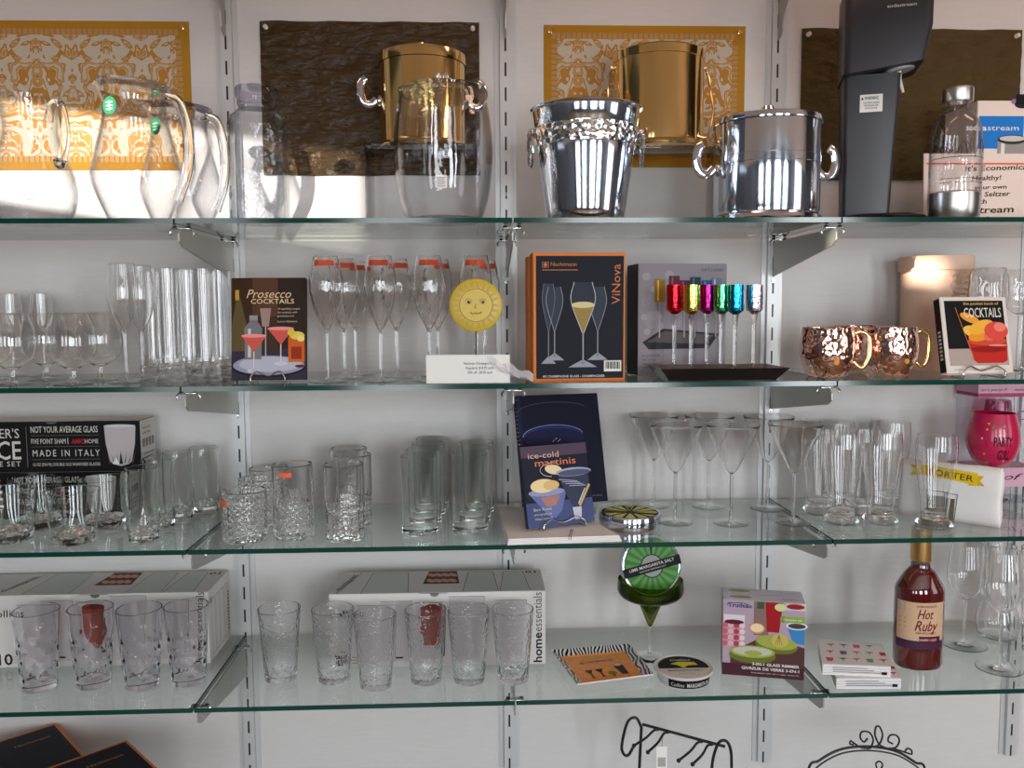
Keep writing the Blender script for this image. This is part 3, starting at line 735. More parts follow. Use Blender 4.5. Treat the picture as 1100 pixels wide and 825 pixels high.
# silver champagne bucket
p = T(629, -.285); k = mpp(p); H = up_to(p, 119)
t = thing('champagne_bucket', 'tapered silver champagne bucket with hammered band and ring handles', 'bucket', p)
rt, rb = 57.5*k, 41*k
rr = lambda z: rb+(rt-rb)*(z/H)
b = B(); b.lathe([(0, 0), (rb*.96, 0), (rb, .004)]+[(rr(z*H), z*H) for z in (.1, .3, .5, .66)]+[(rr(H*.68)-.001, H*.68), (rr(H*.82)-.001, H*.83), (rr(H*.84), H*.84), (rr(H*.97), H*.97), (rt+.003, H*.985), (rt+.004, H*.995), (rt+.002, H+.001), (rt-.003, H-.001), (rb-.004, .01), (0, .01)], silver_m, 64); b.obj('body', t)
b = B(); b.lathe([(rr(H*.66)-.001, H*.66), (rr(H*.66)+.003, H*.665), (rr(H*.74)+.004, H*.74), (rr(H*.82)+.003, H*.825), (rr(H*.83)-.001, H*.83)], hammer_m, 64); b.obj('hammered_band', t)
for a in (pi*1.02, -.10):
    b = B(); b.lathe([(0, 0), (.009, 0), (.011, .003), (.008, .008), (0, .010)], silver_m, 14); b.tube([(.004*cos(q), .010*sin(q), .008) for q in [pi*j/6 for j in range(13)]], .003, silver_m, 8)
    z = H*.79; b.obj('handle_mount', t, ((rr(z)+.003)*cos(a), (rr(z)+.003)*sin(a), z), (0, pi/2, a))
    c = B(); c.tube([(.0075, .026*sin(q), -.030+.032*cos(q)) for q in [2*pi*j/28 for j in range(28)]], .0032, silver_m, 8, closed=True)
    c.obj('ring_handle', t, ((rr(z)+.004)*cos(a), (rr(z)+.004)*sin(a), z), (0, .05, a))
# brass bucket with bail on acrylic riser
yb = -.104
p = T(706, yb); hr = up_to(p, 163); k = mpp(p)
riser('wide clear acrylic riser under the brass bucket with bail handle', T(704, yb), 128*k, .12, hr)
p2 = p+Vector((0, 0, hr)); H = up_to(p2, 59)
t = thing('ice_bucket', 'polished brass straight bucket with thin bail handle, on an acrylic riser', 'ice bucket', p2)
r = 47*k
b = B(); b.lathe([(0, 0), (r*1.04, 0), (r*1.06, .004), (r*1.03, .009), (r, .013), (r, H*.90), (r*1.02, H*.905), (r*1.03, H*.985), (r*1.01, H), (r*.99, H), (r*.97, H*.98), (r*.97, .012), (0, .012)], gold_m, 64); b.obj('body', t)
b = B(); b.lathe([(0, .985*H), (r*.965, .985*H), (r*.93, H*.998), (0, H*1.0)], gold_m, 48); b.obj('lid', t)
b = B(); e = r*1.05
b.tube(spline([(-e, 0, H*.86), (-e*1.06, -.002, H*.80), (-e*1.10, -.010, H*.62), (-e*1.10, -.035, H*.36), (-e*.9, -.055, H*.10), (-e*.55, -.066, .022), (0, -.070, .012), (e*.55, -.066, .022), (e*.9, -.055, H*.10), (e*1.10, -.035, H*.36), (e*1.10, -.010, H*.62), (e*1.06, -.002, H*.80), (e, 0, H*.86)], 4), .0026, brass_m, 8)
b.obj('bail_handle', t)
for s_ in (-1, 1):
    b = B(); b.tube([(s_*r*1.0, 0, H*.86), (s_*(e+.004), 0, H*.86)], .0045, brass_m, 10); b.obj('bail_mount', t)
# steel lidded bucket
p = T(822, -.27); k = mpp(p); H = up_to(p, 129)
t = thing('ice_bucket', 'polished steel lidded ice bucket with side handles, right of the brass bail bucket', 'ice bucket', p)
r = 55*k
b = B(); b.lathe([(0, 0), (r*1.02, 0), (r*1.04, .004), (r*1.03, .010), (r*.99, .014), (r*.985, .018), (r, .022), (r, H*.54), (r*1.01, H*.545), (r*1.01, H*.615), (r, H*.62), (r, H*.93), (0, H*.93)], silver_m, 64); b.obj('body', t)
b = B(); b.lathe([(0, H*.935), (r*1.02, H*.935), (r*1.025, H*.95), (r*1.015, H*.99), (r*.97, H*1.0), (r*.5, H*1.012), (0, H*1.015)], silver_m, 64); b.obj('lid', t)
knob(t, H*1.012, silver_m, .014); side_handles(t, r, H*.50, silver_m, (pi*1.04, .10), s=1.25)

# soda machine
p = T(940, -.25); k = mpp(p)
body_m = pbr('charcoal_plastic', (.022, .021, .028), .38, 0, .5); dark_gl = pbr('black_gloss', (.01, .01, .012), .15)
t = thing('soda_machine', 'tall matte black soda maker with overhanging head and white nozzle', 'soda machine', p, (0, 0, -.30))
Hc = up_to(p, 82); Hh = up_to(p, 0)+.03
def loft(b, secs, m):
    i = b.mi(m); rings = []
    for (z, x0, x1, y0, y1, c) in secs:
        pts = []
        for (cx, cy_, a0) in ((x1-c, y1-c, 0), (x0+c, y1-c, pi/2), (x0+c, y0+c, pi), (x1-c, y0+c, 1.5*pi)):
            for q in range(4): a = a0+pi/2*q/3; pts.append((cx+c*cos(a), cy_+c*sin(a)))
        rings.append([b.v(x, y, z if not callable(z) else z(x, y)) for x, y in pts])
    for a, c in zip(rings, rings[1:]):
        for q in range(len(a)): l = (q+1) % len(a); b.f([a[q], a[l], c[l], c[q]], i)
    b.f(rings[0][::-1], i); b.f(rings[-1], i); return b
b = B(); loft(b, [(0, -34*k, 48*k, -.055, .085, .028), (.006, -36*k, 50*k, -.058, .088, .03), (.012, -33*k, 46*k, -.054, .084, .028), (.017, -26*k, 36*k, -.04, .07, .024)], dark_gl); b.obj('base', t)
b = B(); loft(b, [(.014, -33*k, 14*k, .0, .085, .008), (Hc*.5, -34*k, 17*k, -.004, .085, .008), (Hc+.004, -36*k, 21*k, -.006, .088, .008)], body_m); b.obj('column', t)
b = B(); loft(b, [(lambda x, y: Hc+(.0 if x < 0 else .022*(x/(50*k))), -38*k, 40*k, -.040, .088, .012), (lambda x, y: Hc+.075+(0 if x < 0 else .008), -38*k, 47*k, -.043, .090, .014),
    (lambda x, y: Hh-.012 + (x+38*k)*.30, -38*k, 48*k, -.040, .090, .016), (lambda x, y: Hh-.005+(x+38*k)*.30, -34*k, 45*k, -.036, .086, .016)], body_m)
b.obj('head', t)
b = B(); b.lathe([(0, -.004), (.026, -.004), (.028, 0), (.028, .008), (0, .008)], pbr('grey_plastic', (.35, .35, .36), .4), 28); b.obj('nozzle_collar', t, (20*k, .01, Hc+.012), (0, -.2, 0))
b = B(); b.tube([(0, 0, 0), (.002, 0, -.02), (.009, 0, -.045)], [.0042, .0036, .0028], pbr('white_plastic', (.75, .74, .72), .35), 10); b.obj('nozzle', t, (19*k, .005, Hc+.012))
b = B(); b.rect(-.021, .021, -.017, .017, 0, white_pr); b.text('WARNING', 0, .007, .0062, -.0003, black_pr, .026, 'CENTER', bold=.02); b.p2([(-.019, .007), (-.014, .007), (-.0165, .0125)], -.0003, black_pr)
for q in range(3): b.text(('CONTENTS UNDER', 'PRESSURE SEE', 'INSTRUCTIONS')[q], 0, -.0005-.0052*q, .0028, -.0003, black_pr, .030-.004*q, 'CENTER', bold=.02)
b.obj('warning_label', t, (-8*k, -.0062, Hc-.052), (.0, 0, 0))
b = B(); b.text('sodastream', 0, 0, .0058, 0, flat(190, 188, 190), .052, 'CENTER', bold=.015); b.obj('lettering', t, (16*k, -.0435, up_to(p, 16)-.001), (0, 0, 0))

# soda bottle
p = T(1024, -.304); k = mpp(p); H = up_to(p, 95)
t = thing('soda_bottle', 'clear carbonating bottle with steel cap and steel foot', 'bottle', p)
r = 26*k
b = B(); b.lathe([(0, 0), (r*.86, 0), (r*.96, .006), (r*1.0, .03), (r*1.01, H*.20), (r*.99, H*.205), (0, H*.205)], steel_m, 40); b.obj('steel_foot', t)
pr = spline([(r, H*.206), (r, H*.45), (r*.99, H*.60), (r*.88, H*.72), (r*.60, H*.81), (r*.40, H*.85), (r*.40, H*.895)], 5)
b = B(); b.lathe([(0, H*.206)]+pr+[(a-.002, max(z, H*.215)) for a, z in pr[::-1]]+[(0, H*.215)], jug_m, 48); b.obj('bottle_body', t)
b = B(); b.lathe([(0, H*.893), (r*.56, H*.893), (r*.58, H*.90), (r*.58, H*.99), (r*.54, H), (0, H)], steel_m, 32); b.obj('cap', t)
b = B(); ln = flat(70, 66, 72)
for j in range(9):
    a0 = -pi*.9+j*.22
    b.tube([(r*1.005*cos(a0+.16*sin(q*.5)+.11*q/3), r*1.005*sin(a0+.16*sin(q*.5)+.11*q/3), H*.50+.012*sin(q*.9+j*1.7)+.006*(j % 3)) for q in range(10)], .0004, ln, 4)
b.tube([(r*1.005*cos(pi+pi*q/20), r*1.005*sin(pi+pi*q/20), H*.46) for q in range(21)], .0007, ln, 4)
for j in range(7):
    for row in (0, 1):
        a0 = -pi*.85+j*.28; b.tube([(r*1.005*cos(a0+.03*q), r*1.005*sin(a0+.03*q), H*(.30-.03*row)+.0012*(q % 2)) for q in range(8)], .0006, ln, 4)
b.obj('printed_scrollwork', t)['kind'] = 'stuff'
# soda box and sign
def carton(name, label, cat, p, w, d, h, mfront, mside, mtop, rotz=0, tilt=0, group=None, child='carton'):
    t = thing(name, label, cat, Vector(p)+Vector((0, 0, d*sin(tilt))), (-tilt, 0, rotz), group)
    b = B(); i = [b.mi(x) for x in (mfront, mside, mtop)]
    V = {(a, c, e): b.v((-w/2, w/2)[a], (0, d)[c], (0, h)[e]) for a in (0, 1) for c in (0, 1) for e in (0, 1)}
    b.f([V[0, 0, 0], V[1, 0, 0], V[1, 0, 1], V[0, 0, 1]], i[0]); b.f([V[1, 1, 0], V[0, 1, 0], V[0, 1, 1], V[1, 1, 1]], i[0])
    b.f([V[0, 1, 0], V[0, 0, 0], V[0, 0, 1], V[0, 1, 1]], i[1]); b.f([V[1, 0, 0], V[1, 1, 0], V[1, 1, 1], V[1, 0, 1]], i[1])
    b.f([V[0, 0, 1], V[1, 0, 1], V[1, 1, 1], V[0, 1, 1]], i[2]); b.f([V[0, 1, 0], V[1, 1, 0], V[1, 0, 0], V[0, 0, 0]], i[2])
    bmesh.ops.bevel(b.bm, geom=b.bm.edges[:], offset=min(.0009, d*.08), segments=2, affect='EDGES')
    b.obj(child, t); return t
cream = flat(232, 214, 202); blue = flat(28, 120, 200)
pL, y_ = on(1045, Z1, -.215), -.215
pR = on(1150, Z1, -.215); w = pR.x-pL.x; h = up_to(pL, 108)
t = carton('soda_box', 'white soda maker carton with blue name panel, right of the carbonating bottle', 'box', ((pL.x+pR.x)/2, y_, Z1), w, .12, h, cream, cream, cream)
kk_ = mpp(pL); X = lambda u: -w/2+(u-1045)*kk_; Z = lambda v: h-(v-108)*kk_
b = B(); b.rect(X(1047), X(1096), Z(158), Z(124), -.0003, blue); b.text('soda', X(1049), Z(139), .012, -.0006, white_pr, .030, 'RIGHT', bold=.03)
b.text('a', X(1050.5), Z(139), .0105, -.0006, white_pr, .010, bold=.04); b.text('stream', X(1056.5), Z(139), .0105, -.0006, white_pr, 34*kk_)
b.disc(X(1093), Z(112), 8*kk_, 4*kk_, -.0004, flat(40, 30, 50)); b.rect(X(1086), X(1100), Z(112), Z(100)*.99, -.00045, black_pr)
b.disc(X(1086), Z(109), 5*kk_, 3*kk_, -.0002, flat(150, 120, 165)); b.rect(X(1068), X(1100), Z(175), Z(150), -.0007, flat(150, 146, 140)); b.rect(X(1072), X(1076), Z(175), Z(150), -.0008, flat(225, 222, 215))
b.disc(X(1084), Z(148.5), 16*kk_, 5*kk_, -.0009, flat(52, 48, 46)); b.disc(X(1084), Z(147.5), 14*kk_, 3*kk_, -.0010, flat(200, 196, 190)); b.obj('front_print', t)
p = on(1048, Z1, -.229); q2 = on(992, Z1, -.229); q3 = on(1112, Z1, -.229); w = q3.x-q2.x; h = up_to(p, 164); kk_ = mpp(p)
t = carton('sign_card', 'cream handwritten price sign leaning on the soda carton, behind the bottle', 'sign', ((q2.x+q3.x)/2, -.229, Z1), w, .003, h, cream, cream, cream, 0, .06, child='card')
X = lambda u: -w/2+(u-992)*kk_; Z = lambda v: (233-v)*kk_
b = B(); brn = flat(66, 28, 18)
b.rect(X(995), X(1111), Z(169), Z(167), -.0004, flat(225, 110, 85)); b.rect(X(995), X(1111), Z(232), Z(230.5), -.0004, flat(225, 110, 85))
for s_, u0, u1, v0, hh in (("It's Economical", 1037, 1108, 176, 5.6), ('Healthy!', 1044.5, 1077, 186, 5), ('your own', 1047, 1083, 195.5, 4.2), ('and Seltzer', 1041, 1087, 203.5, 5), ('with', 1045, 1061, 211, 5), ('SodaStream', 1014, 1091, 222, 7), ('$79.95', 1034, 1064, 230, 4.6)):
    b.text(s_, X(u0), Z(v0), hh*kk_, -.0004, brn, (u1-u0)*kk_, rot=.03, bold=.025, shear=.12)
b.obj('handwriting', t)

# ------------------------------------------------------------------ second shelf: books, boxes, cordials, mugs
def fit_panel(c_bl, c_br, c_tl):
    # given world bottom-left, bottom-right points -> width, yaw
    d = c_br-c_bl; return (c_bl+c_br)/2, d.to_2d().length, math.atan2(d.y, d.x)
def stand(t_label, p, w, rz, depth=.05, h=.03):
    t = thing('wire_easel', t_label, 'book stand', p, (0, 0, rz)); r = .0016
    b = B(); 
    for s_ in (-1, 1):
        x = s_*w/2
        b.tube([(a_, c_, max(e_, r)) for a_, c_, e_ in spline([(x*.25, -.004-r, .016), (x*.65, -.008, .022), (x, -.011, .012), (x, -.011, r*1.2), (x, -.004, r), (x, depth, r), (x*.7, depth+.012, h*2.2)], 5)], r, wire_m, 8)
    b.tube(spline([(-w*.7/2, depth+.012, h*2.2), (0, depth+.018, h*2.6), (w*.7/2, depth+.012, h*2.2)], 5), r, wire_m, 8)
    b.tube(spline([(-w*.25/2, -.004-r, .016), (0, -.004-r, .0135), (w*.25/2, -.004-r, .016)], 4), r, wire_m, 8)
    b.obj('wire_frame', t); return t
def book(name, label, p, w, h, d, mcover, mpages, rotz, tilt, group=None):
    t = thing(name, label, 'book', Vector(p)+Vector((0, 0, d*sin(tilt)+.0036)), (-tilt, 0, rotz), group)
    b = B(); b.box(-w/2, w/2, 0, .0014, 0, h, mcover, .0004); b.box(-w/2, w/2, d-.0014, d, 0, h, mcover, .0004); b.box(-w/2, -w/2+.0012, .0014, d-.0014, 0, h, mcover); b.obj('cover', t)
    b = B(); b.box(-w/2+.0013, w/2-.002, .0015, d-.0015, .002, h-.002, mpages); b.obj('pages', t); return t
page_m = flat(225, 220, 208, .8)
# Prosecco book
pb = on(289, Z2, -.30); w = 79*mpp(pb); h = up_to(pb, 301)/cos(.14)
t = book('cocktail_book', 'brown covered Prosecco cocktails book on a wire stand', pb, w, h, .014, flat(62, 40, 26), page_m, .03, .14)
S_ = w
b = B(); X = lambda a: (a-.5)*w; Z = lambda a: a*h
b.rect(X(0), X(1), Z(0), Z(.28), -.0002, flat(48, 42, 60)); b.rect(X(.28), X(.62), Z(.62), Z(1), -.0002, flat(84, 56, 34)); b.rect(X(.62), X(1), Z(.30), Z(1), -.00021, flat(44, 28, 20))
b.p2([(X(.0), Z(.28)), (X(.22), Z(.28)), (X(.20), Z(.55)), (X(.11), Z(.82)), (X(.07), Z(.83)), (X(.0), Z(.5))], -.0003, flat(92, 78, 44)); b.rect(X(.05), X(.10), Z(.78), Z(.88), -.00035, flat(190, 150, 60))
b.disc(X(.5), Z(.125), .50*w, .10*h, -.0004, flat(20, 18, 34)); b.disc(X(.5), Z(.14), .48*w, .095*h, -.0005, flat(150, 150, 170)); b.disc(X(.52), Z(.15), .42*w, .075*h, -.0006, flat(182, 182, 198))
b.p2([(X(.18), Z(.20)), (X(.40), Z(.20)), (X(.41), Z(.50)), (X(.34), Z(.58)), (X(.25), Z(.58)), (X(.17), Z(.50))], -.0007, flat(120, 118, 122)); b.rect(X(.24), X(.35), Z(.57), Z(.63), -.0007, flat(150, 148, 150)); b.rect(X(.22), X(.26), Z(.22), Z(.5), -.0008, flat(200, 198, 200))
b.p2([(X(.38), Z(.70)), (X(.53), Z(.70)), (X(.50), Z(.52)), (X(.41), Z(.52))], -.00075, flat(160, 130, 125)); b.rect(X(.45), X(.465), Z(.2), Z(.52), -.00075, flat(180, 170, 170))
for cx, cz, s_, y_ in ((.30, .43, 1, -.0009), (.66, .50, 1.05, -.0010)):
    b.p2([(X(cx-.17*s_), Z(cz)), (X(cx+.17*s_), Z(cz)), (X(cx), Z(cz-.16))], y_, flat(206, 88, 76)); b.disc(X(cx), Z(cz), .17*s_*w, .018*h, y_-.0001, flat(236, 150, 138)); b.rect(X(cx-.008), X(cx+.008), Z(cz-.34), Z(cz-.15), y_, flat(215, 205, 210)); b.disc(X(cx), Z(cz-.345), .09*w, .02*h, y_, flat(205, 200, 215))
b.rect(X(.76), X(.98), Z(.17), Z(.42), -.0009, flat(206, 96, 30)); b.rect(X(.80), X(.94), Z(.20), Z(.32), -.0010, flat(150, 45, 20)); b.disc(X(.88), Z(.43), .10*w, .04*h, -.0011, flat(232, 205, 90)); b.disc(X(.80), Z(.46), .05*w, .035*h, -.0012, flat(225, 190, 70)); b.disc(X(.93), Z(.40), .05*w, .03*h, -.0012, flat(240, 220, 130))
b.disc(X(.92), Z(.13), .07*w, .015*h, -.0008, flat(90, 40, 26))
b.text('Prosecco', X(.50), Z(.80), .085*h, -.0012, flat(226, 196, 160), .60*w, 'CENTER', shear=.35); b.text('COCKTAILS', X(.55), Z(.745), .046*h, -.0012, flat(235, 205, 165), .58*w, 'CENTER', bold=.01)
for q in range(3): b.text(('40 sparkling recipes for', 'making cocktails with', 'bubbles at home'), 0, 0, .01, 0, white_pr) if 0 else b.text(('40 sparkling recipes', 'for cocktails with', 'prosecco')[q], X(.62), Z(.685-.035*q), .018*h, -.0012, flat(220, 195, 165), (.30-.04*q)*w)
b.text('Laura Gladwin', X(.62), Z(.56), .018*h, -.0012, flat(220, 195, 165), .26*w)
b.obj('cover_print', t)
stand('chrome wire stand holding the Prosecco cocktails book', pb, w*.45, .03, .045)
# sale sign in a clip with sun
pc = on(514, Z2, -.335); k = mpp(pc)
tw = thing('sale_sign', 'white folded sale price card under the sun ornament', 'sign', on(503, Z2, -.362))
w = 88*k; h = up_to(pc, 378)-.004
b = B(); b.box(-w/2, w/2, -.0004, .0004, .003, h, paper_m); b.box(-w/2, w/2, -.0004, .010, .0008, .003, paper_m)
b.obj('card', tw)
b = B()
for q, s_ in enumerate(('Nachtman Champagne Flutes', 'Regularly $18.95 each', '50% off - $9.95 each')): b.text(s_, .022, h*.66-.0085*q, .0048, -.0006, flat(40, 40, 44), (.060, .052, .046)[q], 'CENTER', bold=.01)
b.obj('lettering', tw)
pw = on(547, Z2, -.371); tw = B(); i = tw.mi(film_m)
A = []; 
for q in range(13):
    a = q/12; A.append([tw.v(-.040+.085*a, .003*sin(q*2.1)+.002, .052-.035*a+.004*sin(q*1.3)), tw.v(-.036+.080*a, -.003+.0025*cos(q*1.7), .040-.036*a+.002*sin(q*2.)), tw.v(-.020+.066*a, .004*sin(q*.8), .022-.021*a+.0008)])
for q in range(12):
    for j in (0, 1): tw.f([A[q][j], A[q+1][j], A[q+1][j+1], A[q][j+1]], i)
tag(tw.obj('plastic_wrap', None, pw), 'crinkled clear plastic sheet lying slanted across the end of the sale card', 'plastic sheet')
ps = on(512, Z2, -.340); t = thing('sun_ornament', 'round yellow smiling sun ornament on a thin stake, in front of the champagne glasses', 'ornament', ps)
cz_ = up_to(ps, 328); rs_ = 28*mpp(ps); sun_m = pbr('sun_glaze', (.60, .42, .03), .35, 0, .5, ('noise', 90, .15, .001)); sun_d = pbr('sun_glaze_dark', (.46, .29, .02), .4)
b = B(); b.lathe([(0, .0055), (rs_*.60, .005), (rs_*.64, .0035), (rs_*.94, .003), (rs_, .001), (rs_, -.001), (0, -.002)], sun_m, 48); b.obj('sun_disc', t, (0, 0, cz_), (pi/2, 0, 0))
b = B()
for q in range(22):
    a = 2*pi*q/22; r0, r1 = rs_*.66, rs_*.90; da = .10; y = -.0052
    b.prism([(r0*cos(a-da), r0*sin(a-da)), (r1*cos(a+.04*(q % 2)), r1*sin(a+.04*(q % 2))), (r0*cos(a+da), r0*sin(a+da))], -.0052, -.002, sun_d, sun_d)
b.obj('rays', t, (0, 0, cz_))['kind'] = 'stuff'
b = B(); eye = flat(70, 25, 10)
for s_ in (-1, 1):
    b.disc(s_*rs_*.26, rs_*.13, rs_*.10, rs_*.065, -.0062, sun_d); b.disc(s_*rs_*.26, rs_*.12, rs_*.06, rs_*.06, -.0065, eye); b.disc(s_*rs_*.24, rs_*.14, rs_*.018, rs_*.018, -.0067, white_pr); b.tube([(s_*rs_*(.26+.13*cos(q)), -.0062, rs_*(.17+.08*sin(q))) for q in [pi*j/8 for j in range(9)]], .0006, sun_d, 6)
b.tube(spline([(-rs_*.22, -.006, -rs_*.26), (-rs_*.1, -.0066, -rs_*.31), (0, -.0068, -rs_*.29), (rs_*.1, -.0066, -rs_*.31), (rs_*.22, -.006, -rs_*.26)], 5), .0013, sun_d, 8)
b.tube([(0, -.0062, rs_*.06), (-rs_*.03, -.0075, -rs_*.08), (rs_*.03, -.0072, -rs_*.11)], .0012, sun_m, 8); b.obj('face', t, (0, 0, cz_))
b = B(); b.tube([(0, 0, .0), (0, 0, cz_-rs_*.97)], .0012, flat(90, 85, 75), 8); b.lathe([(0, 0), (.006, 0), (.006, .0015), (0, .002)], wire_m, 16); b.obj('stake', t)
# champagne glass cartons
orange = flat(214, 124, 58); navy = flat(16, 17, 30); org2 = flat(200, 120, 70)
pbL, pbR = on(573, Z2, -.335), on(671, Z2, -.325)
p0, w, rz = fit_panel(pbL, pbR, None); h = up_to(pbL, 271)
def flute_art(b, cx, z0, H, s, y, c1, fill=None, back=False):
    pts = spline([(-.10*s, H), (-.135*s, H*.78), (-.02*s, H*.44), (-.008*s, H*.40)], 5)
    L_ = [(cx+a, z0+z) for a, z in pts]; Rr = [(cx-a, z0+z) for a, z in pts[::-1]]
    b.p2(L_+Rr, y+.00005, flat(52, 58, 70) if back else flat(44, 48, 62))
    if fill: 
        f_ = [(x, z) for x, z in L_ if z < z0+H*.74]; g_ = [(2*cx-x, z) for x, z in f_[::-1]]; b.p2(f_+g_, y, fill); b.disc(cx, z0+H*.735, .128*s, .006, y-.00005, flat(215, 200, 150))
    lw = .0011*(.8 if back else 1)
    b.line(L_, lw, y-.0001, c1); b.line(Rr, lw, y-.0001, c1); b.rect(cx-.006*s-.0006, cx+.006*s+.0006, z0+.006, z0+H*.41, y-.0001, flat(110, 115, 125)); b.line([(cx, z0+.01), (cx, z0+H*.40)], .0007, y-.00015, c1)
    b.p2([(cx-.16*s, z0), (cx+.16*s, z0), (cx+.1*s, z0+.006), (cx+.01*s, z0+.014), (cx-.01*s, z0+.014), (cx-.1*s, z0+.006)], y-.0001, flat(150, 155, 165))
t = carton('glass_carton', 'upright black carton with orange edges showing champagne glasses, by the standard', 'box', p0, w, .052, h, orange, orange, orange, rz)
b = B(); m = .0055; b.rect(-w/2+m, w/2-.003, m, h-m*1.2, -.0003, navy)
lg = flat(205, 210, 220)
flute_art(b, -w*.36, h*.15, h*.60, w*.62, -.0006, flat(140, 145, 155), back=True) if 0 else None
flute_art(b, -w*.27, h*.165, h*.57, w*.66, -.0006, flat(165, 170, 180), back=True); flute_art(b, w*.20, h*.165, h*.57, w*.70, -.0007, flat(165, 170, 180), back=True)
flute_art(b, -w*.335, h*.14, h*.62, w*.50, -.00055, flat(120, 125, 135), back=True)
flute_art(b, w*.04, h*.11, h*.66, w*.98, -.0009, lg, fill=flat(150, 128, 70))
b.rect(w*.27, w*.46, h*.075, h*.16, -.0010, white_pr)
for q in range(14): b.rect(w*.285+q*w*.0118, w*.285+q*w*.0118+w*(.004+.003*(q*7 % 3)), h*.095, h*.152, -.0012, black_pr)
b.text('4X CHAMPAGNE GLASS - CHAMPAGNER', -w*.40, h*.032, .0042, -.0006, lg, w*.68, bold=.02)
b.text('Nachtmann', -w*.31, h*.895, .0075, -.0006, org2, w*.28); b.rect(-w*.40, -w*.02, h*.862, h*.868, -.0006, org2)
b.line([(-w*.40, h*.885), (-w*.335, h*.885), (-w*.335, h*.925), (-w*.40, h*.925), (-w*.40, h*.885)], .0009, -.0006, org2); b.disc(-w*.368, h*.905, .0035, .0035, -.0006, org2)
b.text('ViNova', w*.445, h*.60, .0165, -.0007, org2, h*.31, rot=pi/2)
b.obj('front_print', t)
t = carton('glass_carton', 'second black and orange champagne glass carton, standing behind the front one', 'box', p0+Vector((-.006, .056, 0)), w, .052, h*.985, orange, orange, orange, rz)
b = B(); b.rect(-w/2+m, w/2-.003, m, h*.96, -.0003, navy); b.obj('front_print', t)
# cordial glass carton: grey
pL, pR = on(685, Z2, -.208), on(779, Z2, -.190); p0, w, rz = fit_panel(pL, pR, None); h = up_to(pL, 283)
t = carton('cordial_carton', 'tall grey carton printed with coloured stem glasses, behind the black tray', 'box', p0, w, .085, h, flat(142, 136, 142), flat(24, 22, 26), flat(60, 58, 62), rz)
b = B(); rr = random.Random(4)
for q in range(26):
    rr_ = rr.uniform(.006, .011); x, z = rr.uniform(-w*.46, -w*.12) if q % 2 else rr.uniform(-w*.46, w*.1), rr.uniform(h*.25, h*.93)
    b.disc(min(max(x, -w/2+rr_), w/2-rr_), z, rr_, rr_, -.0003-.00002*q, flat(*((152, 146, 152), (160, 154, 160), (148, 142, 150))[q % 3]))
b.p2([(-w*.45, h*.30), (-w*.22, h*.42), (w*.42, h*.37), (w*.30, h*.24), (-w*.38, h*.235)], -.0012, flat(40, 38, 44)); b.p2([(-w*.40, h*.30), (-w*.20, h*.40), (w*.36, h*.36), (w*.24, h*.28)], -.0013, flat(92, 84, 84))
for q, (cx, c, zt) in enumerate(((-.26, (150, 116, 40), .0), (-.10, (96, 40, 60), .03), (.02, (90, 30, 80), -.01), (.14, (40, 70, 80), .02), (.27, (30, 90, 130), -.01), (.38, (120, 125, 150), .01))):
    b.rect(w*(cx-.008), w*(cx+.008), h*.34, h*.70, -.0015, flat(170, 165, 168)); b.rect(w*(cx-.06), w*(cx+.06), h*(.66+zt), h*(.86+zt), -.0017, flat(*c)); b.rect(w*(cx-.03), w*(cx-.01), h*(.67+zt), h*(.85+zt), -.0018, flat(*[min(255, int(x*1.5)+20) for x in c]))
b.text('ARTLAND', w*.46, h*.93, .006, -.0012, flat(105, 100, 106), w*.26, 'RIGHT', spacing=1.1)
for q in range(4): b.text(('LUSTER', 'SET OF SIX', 'CORDIAL GLASSES', 'WITH TRAY')[q], -w*.45, h*(.17-.035*q), .0045 if q == 0 else .003, -.0012, flat(84, 80, 86), w*(.2, .16, .22, .14)[q])
b.obj('front_print', t)
# tray
tm = pbr('black_lacquer', (.006, .006, .008), .12, 0, .6); ti = pbr('tray_inner', (.16, .13, .12), .25, .2)
pt = on(769, Z2, -.290); k = mpp(pt); W2, D2, hh = 68*k, .062, 13*k
t = thing('serving_tray', 'black lacquered flared tray carrying the coloured stem glasses', 'tray', pt, (0, 0, .02))
b = B(); i = b.mi(tm); j = b.mi(ti)
def rc(x, y, z): return [b.v(-x, -y, z), b.v(x, -y, z), b.v(x, y, z), b.v(-x, y, z)]
o0, o1, i1, i0 = rc(W2*.84, D2*.72, 0), rc(W2, D2, hh), rc(W2*.97, D2*.95, hh), rc(W2*.83, D2*.70, .004)
b.f(o0[::-1], i); b.f(i0, j)
for a, c, m_ in ((o0, o1, i), (o1, i1, i), (i1, i0, j)):
    for q in range(4): l = (q+1) % 4; b.f([a[q], a[l], c[l], c[q]], m_)
b.obj('tray', t)
def met(name, c): return pbr(name, c, .16, 1, .5, ('noise', 130, .5, .002))
zt_ = pt.z+.0042
cord = None
